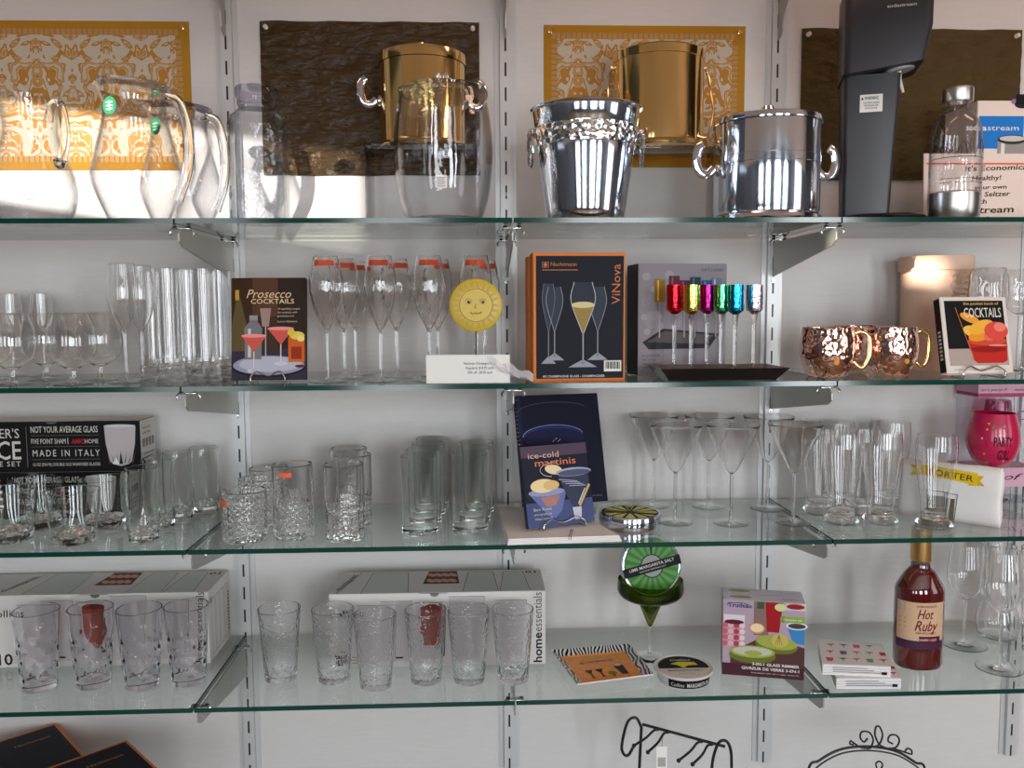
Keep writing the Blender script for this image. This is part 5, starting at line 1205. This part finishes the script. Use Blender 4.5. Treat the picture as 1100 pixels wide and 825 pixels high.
ess_box('white printed tumbler carton with homeessentials lettering, behind the hammered tumblers', pBR, w, 634.5, .150)
pBR = P4(226, 712.5); w = 265*mpp(pBR)
ess_box('white printed tumbler carton behind the dimpled tumblers at the left end', pBR, w, 636, .150)
# orange plate
A = [P4(620, 742), P4(702, 731), P4(676, 698), P4(592, 705)]; c_ = (A[0]+A[1]+A[2]+A[3])/4
t = thing('square_plate', 'orange square plate with zebra striped rim and printed drinks, left of the margarita glass', 'plate', c_)
def zebra():
    m, nt, out = nmat('zebra_print'); N = nt.nodes; L = nt.links.new; p_ = N.new('ShaderNodeBsdfPrincipled'); p_.inputs['Roughness'].default_value = .25
    tc = N.new('ShaderNodeTexCoord'); wv = N.new('ShaderNodeTexWave'); wv.inputs['Scale'].default_value = 42; wv.inputs['Distortion'].default_value = 11; wv.inputs['Detail'].default_value = 1; wv.inputs['Detail Scale'].default_value = .6
    r = N.new('ShaderNodeValToRGB'); r.color_ramp.interpolation = 'CONSTANT'; r.color_ramp.elements[0].color = (.012, .012, .012, 1); r.color_ramp.elements[1].position = .5; r.color_ramp.elements[1].color = (.72, .70, .68, 1)
    L(tc.outputs['Object'], wv.inputs['Vector']); L(wv.outputs['Fac'], r.inputs[0]); L(r.outputs[0], p_.inputs['Base Color']); L(p_.outputs[0], out.inputs[0]); return m
zeb = zebra(); plate_o = pbr('orange_glaze', (.95, .36, .03), .25, 0, .5, ('smooth', 90, .0), (.80, .22, .01))
C4 = [a-c_ for a in A]; b = B()
def ringq(s_, z): return [b.v(a.x*s_, a.y*s_, z) for a in C4]
r1, r2, r3, r4 = ringq(.74, .003), ringq(.80, .005), ringq(1.0, .014), ringq(1.0, .0115); r5 = ringq(.78, 0)
io, iz = b.mi(plate_o), b.mi(zeb); iw = b.mi(white_pr); b.f(r1, io)
for a, c, m_ in ((r1, r2, io), (r2, r3, iz), (r3, r4, iw), (r4, r5, iw)):
    for q in range(4): l = (q+1) % 4; b.f([a[q], a[l], c[l], c[q]], m_)
b.f(r5[::-1], iw); b.obj('plate', t, sharp=15)
# print on the plate, laid in the plate's own axes
ex = (C4[1]-C4[0]); ey = (C4[3]-C4[0]); o_ = C4[0]
b = B(); X = lambda a: a; 
b.text('Sip Your Drinks Up', .5, .66, .075, 0, drk, .56, 'CENTER', shear=.3)
for cx, c in ((.26, (60, 78, 40)), (.43, (50, 30, 26))):
    b.p2([(cx-.07, .42), (cx+.07, .42), (cx+.012, .30), (cx+.012, .17), (cx+.05, .15), (cx-.05, .15), (cx-.012, .17), (cx-.012, .30)], -.001, flat(*c))
b.disc(.60, .24, .07, .06, -.001, flat(130, 140, 40)); b.rect(.59, .61, .12, .2, -.001, drk); b.p2([(.70, .46), (.86, .46), (.84, .16), (.74, .16)], -.001, flat(40, 40, 44)); b.disc(.78, .48, .05, .04, -.0012, offw)
gr = flat(232, 160, 50)
for v in b.bm.verts:
    a, c = v.co.x, v.co.z; a = .5+(a-.5)*.80; c = .5+(c-.5)*.80; q = o_+ex*a+ey*c; v.co = Vector((q.x, q.y, .0034-v.co.y*.3))
b.obj('plate_print', t)
# margarita glass with green coupe, tin resting in it
grn = thin('green_glass', (.50, .60, .27), (.10, .14, .03), 1.4, 1.5); grs = glass('green_stem_glass', (.20, .32, .07))
p = P4(698, 706); k = mpp(p); H = up_to(p, 622)
t = thing('margarita_glass', 'green bowled margarita glass with clear stem, holding a round lime tin', 'margarita glass', p)
zc = up_to(p, 645); zs = up_to(p, 672)
pr = spline([(.003, zs), (.006, zs+.004), (11*k, zc-.012), (13*k, zc-.002), (16*k, zc), (29*k, zc+.008), (35*k, zc+.022), (34.5*k, H)], 6)
b = B(); b.lathe([(0, zs)]+pr+[(r-.0015, z) for r, z in pr[::-1] if z > zc+.002]+[(12*k, zc-.003), (9*k, zc-.012), (0, zs+.012)], grn, 52); b.obj('bowl', t)
b = B(); b.lathe([(.008, .0045), (.0045, .012), (.0038, zs*.5), (.0042, zs-.006), (.003, zs-.0003), (0, zs-.0003)], clear_m, 16); b.obj('stem', t)
b = B(); b.lathe([(0, 0), (16*k, 0), (16.5*k, .001), (12*k, .0025), (.008, .0044), (0, .0044)], clear_m, 40); b.obj('foot', t)
lime1, lime2 = flat(96, 150, 84), flat(70, 122, 62)
def lime_top(b, r):
    b.disc(0, 0, r, r, 0, lime2)
    for q in range(18):
        a = 2*pi*q/18; b.p2([(0, 0), (r*.95*cos(a-.09), r*.95*sin(a-.09)), (r*.95*cos(a+.09), r*.95*sin(a+.09))], -.0002, lime1)
    b.disc(0, 0, r*.42, r*.42, -.0004, drk); b.disc(0, 0, r*.38, r*.38, -.0005, flat(150, 156, 150)); b.p2([(-.009, r*.82), (.009, r*.82), (.0015, r*.62), (.0015, r*.45), (-.0015, r*.45), (-.0015, r*.62)], -.0006, black_pr)
    c, s_ = cos(.22), sin(.22); f = lambda x, z: (x*c-z*s_, x*s_+z*c)
    b.p2([f(-r*1.08, -.0115), f(r*1.08, -.0115), f(r*1.08, .0085), f(-r*1.08, .0085)], -.0016, black_pr)
    b.text('LIME MARGARITA SALT', *f(-r*.85, -.001), .0062, -.0019, offw, r*1.7, rot=.22, bold=.02); b.text('GOURMET RIMMING SALT', *f(-r*.5, -.0075), .003, -.0019, offw, r*1.0, rot=.22)
pt = p+Vector((.0, 0, 0)); rt_ = 33*k
ttop = at_y(700, 610, p.y-.005)
tin('salt_tin', 'round lime margarita salt tin propped upright in the green glass bowl', Vector((ttop.x-.004, p.y+.016, ttop.z)), rt_, .030, (pi/2-.22, 0, .10), silver_m, lime_top)
# salt tub
p = P4(734, 729); k = mpp(p); r = 31*k; H = .026
t = thing('salt_tub', 'round white plastic margarita salt tub with black and yellow lid', 'tub', p)
tubm = pbr('frosted_plastic', (.62, .62, .62), .4, 0, .5); 
b = B(); b.lathe([(0, 0), (r*.86, 0), (r*.88, .002), (r*.94, H*.80), (0, H*.80)], tubm, 48); b.obj('tub_body', t)
b = B(); b.lathe([(0, H*.80), (r*1.0, H*.80), (r*1.02, H*.84), (r*1.02, H*.98), (r*.99, H*1.02), (r*.95, H*1.0), (r*.93, H*.96), (0, H*.96)], tubm, 48); b.obj('lid', t)
b = B(); rr_ = r*.90; y0 = 0
b.disc(0, 0, rr_, rr_, 0, offw); b.disc(0, 0, rr_*.97, rr_*.97, -.0002, black_pr, a0=R(-8), a1=R(188)); b.text('Collins', 0, rr_*.52, .0085, -.0006, offw, rr_*.8, 'CENTER', shear=.2, bold=.02)
b.p2([(-rr_*.45, rr_*.28), (-rr_*.1, rr_*.45), (rr_*.5, rr_*.40), (rr_*.6, rr_*.12), (rr_*.2, rr_*.10), (0, -rr_*.12), (-rr_*.2, rr_*.12)], -.0004, flat(214, 206, 50)); b.text('MARGARITA SALT', 0, -rr_*.40, .0060, -.0006, drk, rr_*1.35, 'CENTER', bold=.01); b.text('NET WT 6.25 OZ', 0, -rr_*.66, .003, -.0006, drk, rr_*.6, 'CENTER')
for v in b.bm.verts: v.co = Vector((v.co.x, v.co.z, H*.965-v.co.y))
b.obj('lid_print', t)
b = B(); b.grid(-r*1.0, r*.85, .002, H*.72, 0, black_pr, 24); b.text('Collins', -r*.9, H*.22, .0075, -.0004, offw, r*.5, shear=.2); b.text('MARGARITA SALT', -r*.3, H*.20, .0085, -.0004, offw, r*1.1, bold=.02)
for v in b.bm.verts: a = v.co.x/r-pi/2+.2; q = r*(.885+.055*v.co.z/(H*.8))+.0004-v.co.y; v.co = Vector((q*cos(a), q*sin(a), v.co.z))
b.obj('side_label', t)
# glass rimmer cartons
pL, pR = P4(775.5, 724), P4(863.5, 731); p0, w, rz = fit_panel(pL, pR, None); h = up_to(pL, 643)
def rimmer(label, pos, full):
    t = carton('rimmer_carton', label, 'box', pos, w, .036, h, flat(176, 156, 172), flat(160, 150, 158), flat(205, 208, 220), rz)
    b = B(); X = lambda a: (a-.5)*w; Z = lambda a: a*h
    if full:
        b.rect(X(0), X(1), Z(0), Z(.16), -.0003, flat(72, 34, 46)); b.p2([(X(.1), Z(.16)), (X(1), Z(.16)), (X(1), Z(.42)), (X(.7), Z(.50)), (X(.4), Z(.48)), (X(.1), Z(.30))], -.0004, flat(86, 52, 54))
        b.rect(X(.38), X(.56), Z(.55), Z(.99), -.0003, flat(136, 108, 100)); b.rect(X(.42), X(.50), Z(.9), Z(.99), -.0004, flat(60, 84, 60))
        b.p2([(X(.52), Z(.99)), (X(.73), Z(.99)), (X(.69), Z(.60)), (X(.54), Z(.60))], -.0005, flat(160, 20, 34)); b.disc(X(.70), Z(.93), .07*w, .05*h, -.0006, flat(208, 214, 150))
        b.rect(X(.76), X(1), Z(.90), Z(.99), -.0005, flat(210, 200, 205)); b.disc(X(.88), Z(.95), .11*w, .035*h, -.0006, flat(150, 26, 30))
        b.disc(X(.90), Z(.70), .13*w, .05*h, -.0005, flat(216, 222, 232)); b.disc(X(.90), Z(.70), .105*w, .035*h, -.0006, flat(80, 60, 62)); b.p2([(X(.78), Z(.69)), (X(.995), Z(.66)), (X(.995), Z(.46)), (X(.86), Z(.48))], -.00045, flat(60, 130, 190))
        b.rect(X(.72), X(.995), Z(.74), Z(.82), -.0007, flat(140, 170, 70)); b.disc(X(.73), Z(.78), .03*w, .04*h, -.0007, flat(140, 170, 70)); b.text('Dishwasher safe', X(.74), Z(.765), .028*h, -.0009, white_pr, .22*w)
        for q in range(16): b.disc(X(.03+.07*(q % 4)), Z(.42+.08*(q//4)), .035*w, .035*h, -.0005-.00002*q, flat(*((198, 96, 108), (226, 170, 180), (180, 60, 76), (236, 200, 206))[(q*5) % 4]))
        b.rect(X(.01), X(.27), Z(.68), Z(.80), -.00045, flat(220, 210, 220)); b.disc(X(.14), Z(.705), .12*w, .03*h, -.0008, flat(90, 30, 40))
        b.disc(X(.42), Z(.64), .095*w, .07*h, -.0009, flat(214, 150, 110)); b.disc(X(.42), Z(.645), .08*w, .055*h, -.0010, flat(236, 214, 170))
        lg_, ld = flat(160, 166, 74), flat(104, 112, 40)
        b.disc(X(.66), Z(.44), .26*w, .115*h, -.0010, ld, rot=-.1); b.disc(X(.66), Z(.47), .25*w, .09*h, -.0011, lg_, rot=-.1); b.disc(X(.70), Z(.50), .10*w, .09*h, -.0012, flat(196, 176, 96))
        for q in range(4): b.line([(X(.64+.03*q), Z(.44)), (X(.69), Z(.57))], .0009, -.0013, ld)
        b.disc(X(.37), Z(.28), .285*w, .105*h, -.0012, ld); b.disc(X(.37), Z(.33), .275*w, .08*h, -.0013, lg_); b.disc(X(.37), Z(.335), .24*w, .06*h, -.0014, flat(190, 190, 176)); b.disc(X(.38), Z(.31), .11*w, .035*h, -.0015, lg_)
        b.text('Trudeau', X(.06), Z(.90), .058*h, -.0008, flat(50, 44, 110), .29*w, bold=.02); arc(b, X, Z, w, h, .19, .92, .14, .04, .3, pi-.1, flat(50, 44, 110), .0012, -.0008)
        b.text('3-IN-1 GLASS RIMMER', X(.94), Z(.155), .036*h, -.0018, white_pr, .57*w, 'RIGHT', bold=.03); b.text('GIVREUR DE VERRE 3-EN-1', X(.94), Z(.095), .036*h, -.0018, white_pr, .70*w, 'RIGHT', bold=.03); b.text('Rims glasses with salt or sugar, stores flat', X(.94), Z(.05), .016*h, -.0018, offw, .58*w, 'RIGHT')
        b.obj('front_print', t)
    b = B(); b.disc(X(.22), .018, .14*w, .0075, 0, flat(150, 166, 90))
    for v in b.bm.verts: v.co = Vector((v.co.x, v.co.z, h+.0004))
    b.obj('green_oval', t); b = B(); b.text('Trudeau', X(.72), .015, .005, 0, flat(50, 60, 110), .2*w)
    for v in b.bm.verts: v.co = Vector((v.co.x, v.co.z, h+.0004))
    b.obj('top_print', t); return t
rimmer('purple printed glass rimmer carton with Trudeau lettering, front one', p0, True)
rimmer('second glass rimmer carton directly behind the front one', p0+Vector((-sin(rz)*.038, cos(rz)*.038, 0)), False)
# napkin packets
flo = pbr('napkin_white', (.72, .70, .70), .5)
def packet(label, A, H, z0):
    c_ = (A[0]+A[1]+A[2]+A[3])/4; c_.z = z0; t = thing('napkin_packet', label, 'napkins', c_)
    b = B(); i = b.mi(flo); rings = []
    for q in range(9):
        z = H*q/8; s_ = 1-.015*(q % 2); rings.append([b.v((a.x-c_.x)*s_, (a.y-c_.y)*s_, z) for a in A])
    for a, c in zip(rings, rings[1:]):
        for q in range(4): l = (q+1) % 4; b.f([a[q], a[l], c[l], c[q]], i)
    b.f(rings[0][::-1], i); b.f(rings[-1], i); b.obj('packet', t, sharp=15)
    b = B(); o_ = A[0]-c_; ex = A[1]-A[0]; ey = A[3]-A[0]; rr = random.Random(3)
    for q in range(14):
        x, z = .12+.20*(q % 5)+.03*(q//5), .18+.28*(q//5); s_ = .07; c = ((190, 80, 84), (120, 96, 120), (204, 110, 96), (120, 150, 110), (176, 60, 66))[q % 5]
        if q % 3: b.p2([(x-s_, z+s_), (x+s_, z+s_), (x+.005, z), (x+.005, z-s_), (x-.005, z-s_), (x-.005, z)], 0, flat(*c))
        else: b.p2([(x-s_*.8, z+s_), (x+s_*.8, z+s_*.9), (x+s_*.6, z-s_), (x-s_*.6, z-s_)], 0, flat(*c))
    for v in b.bm.verts:
        q = o_+ex*max(.01, min(.99, v.co.x))+ey*max(.01, min(.99, v.co.z)); v.co = Vector((q.x*.985, q.y*.985, H+.0003))
    b.obj('printed_drinks', t)
    b = B(); w_ = (A[1]-A[0]).length; g = flat(130, 120, 130)
    for q in range(3): b.rect(w_*.15, w_*(.85-.1*q), H*(.3+.2*q), H*(.36+.2*q), 0, g)
    b.rect(w_*.86, w_*.94, H*.2, H*.45, -.0001, black_pr)
    d_ = (A[1]-A[0]); b.obj('side_print', t, (A[0].x-c_.x, A[0].y-c_.y-.0012, 0), (0, 0, math.atan2(d_.y, d_.x))); return t
Hn = .022
lo = [P4(898, 740), P4(968, 740), P4(955, 716), P4(889, 716)]
packet('shrink-wrapped packet of printed cocktail napkins, lower of two', lo, Hn, ZS[3])
zt = ZS[3]+Hn; A = [at(883, 724.5, zt), at(957, 727.5, zt), at(947, 703, zt), at(878, 697, zt)]
packet('shrink-wrapped packet of printed cocktail napkins, upper of two', A, Hn, zt)
# Hot Ruby bottle
p = P4(985, 714); k = mpp(p); r = 25.5*k; H = up_to(p, 566)
ruby = glass('ruby_liquor', (.30, .02, .012), 0, 1.36); tan_l = flat(206, 172, 140)
t = thing('liquor_bottle', 'square-shouldered bottle of dark ruby liquor with gold cap and tan label', 'bottle', p)
zs1, zs2 = up_to(p, 632), up_to(p, 612)
pr = [(r*.80, 0), (r*.93, .003), (r, .012), (r, zs1)]+spline([(r, zs1), (r*.93, zs1+.010), (r*.62, zs2-.004), (r*.42, zs2+.006), (r*.38, zs2+.014)], 4)[1:]
def flatb(rr_, z, a): return (rr_*(1-.22*abs(sin(a))**2) if rr_ > r*.5 else rr_), z
liq = pbr('ruby_drink', (.09, .006, .006), .06, 0, .8, coat=1)
b = B(); b.lathe([(0, 0)]+pr+[(0, zs2+.014)], liq, 56, fn=flatb); b.obj('filled_body', t)
b = B(); b.lathe([(0, zs2+.0142), (r*.38, zs2+.0142), (r*.38, up_to(p, 600)), (0, up_to(p, 600))], jug_m, 28); b.obj('neck', t)
zc = up_to(p, 601); b = B(); b.lathe([(0, zc), (r*.41, zc), (r*.42, zc+.002), (r*.40, H-.002), (r*.37, H), (0, H)], pbr('gold_foil', (.66, .42, .16), .3, .9), 28); b.obj('cap', t)
z0, z1 = up_to(p, 690), up_to(p, 641); hl = z1-z0
b = B(); b.grid(-r*1.15, r*1.15, z0, z1, 0, tan_l, 30); b.grid(-r*1.15, r*1.15, z0, z0+hl*.18, -.0003, flat(70, 40, 66), 30); b.grid(-r*.15, r*.95, z0+hl*.13, z0+hl*.28, -.0005, flat(90, 20, 34)); b.rect(-r*1.02, -r*.75, z0+hl*.80, z0+hl*.98, -.0004, flat(170, 165, 160))
rd = flat(120, 20, 30)
b.text('Hot', r*.15, z0+hl*.66, hl*.20, -.0006, rd, r*.80, 'CENTER', shear=.35, bold=.01); b.text('Ruby', r*.22, z0+hl*.40, hl*.22, -.0006, rd, r*1.15, 'CENTER', shear=.35, bold=.01)
b.text('CRANBERRY LIQUEUR', r*.3, z0+hl*.185, hl*.05, -.0008, offw, r*.9, 'CENTER'); b.text('ORIGINAL HANDCRAFTED', r*.2, z0+hl*.90, hl*.045, -.0006, rd, r*1.0, 'CENTER'); b.text('WARM SPICED AND NICE', r*.2, z0+hl*.33, hl*.045, -.0006, rd, r*1.0, 'CENTER')
for q in range(3): b.rect(-r*1.0, -r*.72, z0+hl*(.45+.09*q), z0+hl*(.47+.09*q), -.0004, flat(150, 120, 100))
for v in b.bm.verts: a = v.co.x/r-pi/2-.30; q = r*(1-.22*abs(sin(a))**2)+.0005-v.co.y; v.co = Vector((q*cos(a), q*sin(a), v.co.z))
b.obj('label', t)

# ------------------------------------------------------------------ below the shelves
def flat_box(label, u0, v0, u1, v1, z, depth, H, group=None):
    # far-left corner..far-right corner known as the far corner and the right corner of the lid
    a = at(u0, v0, z); c = at(u1, v1, z); d = (c-a); d.z = 0; n = Vector((d.y, -d.x, 0)).normalized()
    ang = math.atan2(d.y, d.x)
    return a, c, ang
zt = CZ+.16
def lying(label, uf, vf, ur, vr, ul, vl, z, H):
    f_ = at(uf, vf, z); r_ = at(ur, vr, z); l_ = at(ul, vl, z)
    ang_ = math.atan2((r_-f_).y, (r_-f_).x); e1 = (r_-f_); e1 = e1.normalized()*.245; e1.z = 0; e2 = Vector((e1.y, -e1.x, 0)).normalized()*.20
    if e2.dot(l_-f_) < 0: e2 = -e2
    t = thing('glass_carton', label, 'box', (f_+(e1+e2)/2)-Vector((0, 0, H)))
    o_ = -(e1+e2)/2; b = B(); i, j = b.mi(orange), b.mi(navy)
    q = [o_, o_+e1, o_+e1+e2, o_+e2]
    if e1.cross(e2).z < 0: q = q[::-1]
    lo = [b.v(a.x, a.y, 0) for a in q]; hi = [b.v(a.x, a.y, H) for a in q]; b.f(lo[::-1], i); b.f(hi, i)
    for s_ in range(4): l = (s_+1) % 4; b.f([lo[s_], lo[l], hi[l], hi[s_]], i)
    b.obj('carton', t, sharp=20)
    b = B(); m_ = .055; b.poly([tuple((a*(1-m_))[:2])+(H+.0003,) for a in q], navy)
    b.text('Nachtmann', .0, .0, .010, 0, org2, .07, 'CENTER'); an = math.atan2(-e2.y, -e2.x)
    for v in list(b.bm.verts)[4:]:
        x, y = v.co.x, v.co.z; v.co = Vector((x*cos(an)-y*sin(an), x*sin(an)+y*cos(an), H+.0007))+o_*0+(-e1*.25+e2*-.18)
    b.obj('lid_print', t)
    zb_ = t.location.z-.0004-CZ; s_ = B(); s_.box(-.075, .075, -.06, .06, 0, zb_, flat(60, 60, 64), .002)
    tag(s_.obj('storage_box', None, (t.location.x-(.05 if 'rear' in label else .03), t.location.y, CZ), (0, 0, ang_)), 'plain grey storage box under the %s black and orange carton' % ('rear' if 'rear' in label else 'nearer'), 'box')
    return t
lying('black carton with orange edges lying below the bottom shelf, rear left one', 60, 777, 86, 806, 0, 792, .500, .055)
lying('black carton with orange edges lying below the bottom shelf, nearer right one', 136, 795, 170, 826, 60, 815, .532, .055)
# wire stemware rack
yr = -.20
def pp(u, v, y=yr): q = at_y(u, v, y); return q
bz = CZ
org = pp(725, 800); org.z = bz
t = thing('wine_rack', 'black wrought iron bottle rack with oval ends and hooked arms, below the bottom shelf', 'wine rack', org)
def loc_(u, v, y): q = at_y(u, v, y)-org; return tuple(q)
b = B()
b.tube([loc_(690, 778, yr+.02), loc_(779, 802, yr-.05)], .0032, iron_m, 8); b.obj('top_bar', t)
for (pts, y0) in ((((689, 781), (683, 771), (674, 776), (668, 800), (670, 810), (675, 811), (680, 803)), yr+.02), (((786, 826), (785, 806), (780, 796), (772, 798), (766, 815), (765, 832), (770, 842), (776, 835)), yr-.05)):
    b = B(); b.tube(spline([loc_(u, v, y0+.01*q/6) for q, (u, v) in enumerate(pts)], 6), .0032, iron_m, 8)
    x_, _, z_ = loc_(pts[0][0], pts[0][1], y0); b.tube([(x_, y0-yr, z_), (x_-.004, y0-yr, z_-.10), (x_-.008, y0-yr, -0.0+.003)], .0032, iron_m, 8); 
    b.obj('oval_end', t)
for (u0, v0, u1, v1) in ((707, 784, 681, 801), (718, 787, 696, 808), (754, 797, 729, 817), (765, 800, 744, 821)):
    y0 = yr+.02-.07*(u0-690)/89; b = B(); b.tube(spline([loc_(u0, v0, y0), loc_(u0-5, v0+1, y0-.02), loc_((u0+u1)/2, (v0+v1)/2, y0-.05), loc_(u1, v1, y0-.08)], 4), .0026, iron_m, 8); b.sphere(loc_(u1, v1, y0-.08), .0045, iron_m, 10); b.obj('hook_arm', t)
b = B(); x0, y0, z0 = loc_(711, 806, yr-.08); b.rect(x0-.011, x0+.011, z0-.05, z0+.008, y0, paper_m)
for q in range(9): b.rect(x0-.008+q*.0018, x0-.0072+q*.0018, z0-.035, z0-.015, y0-.0004, drk)
b.tube([loc_(712, 790, yr-.02), (x0, y0, z0+.008)], .0004, drk, 4)
b.obj('price_tag', t)
# scroll topped wire stand
org = pp(930, 800); org.z = bz
t = thing('wire_stand', 'black wire stand with arched top and scrolled crest, below the bottom shelf on the right', 'stand', org)
b = B(); arcp = [(868, 829), (880, 817), (900, 806), (922, 802), (945, 803), (965, 808), (983, 819), (994, 829)]
low = [loc_(u, v, yr) for u, v in arcp]; low = [(low[0][0]-.005, 0, .003)]+low+[(low[-1][0]+.005, 0, .003)]
b.tube(spline(low, 6), .0028, iron_m, 8); b.tube(spline([(x, y-.006, z-.006) for x, y, z in low[1:-1]], 6), .0018, iron_m, 8); b.obj('arched_frame', t)
for s_, pts in (('a', ((934, 804), (925, 803), (917, 798), (914, 796), (913, 799), (917, 800))), ('b', ((935, 804), (938, 795), (934, 787), (926, 786), (924, 792), (928, 797), (932, 793))), ('c', ((935, 803), (944, 800), (948, 790), (945, 781), (941, 781), (940, 790), (945, 800), (953, 804))),
                ('d', ((953, 804), (962, 803), (966, 796), (963, 790), (956, 790), (954, 796), (959, 799))), ('e', ((953, 804), (962, 805), (972, 808), (979, 810), (979, 806), (975, 804), (972, 807)))):
    b = B(); b.tube(spline([loc_(u, v, yr-.004) for u, v in pts], 6), .0020, iron_m, 8); b.obj('scroll', t)
b = B(); b.tube(spline([loc_(u, v, yr-.003) for u, v in ((938, 838), (944, 830), (948, 822), (945, 818), (941, 820), (942, 826))], 5), .0019, iron_m, 8); b.obj('inner_scroll', t)
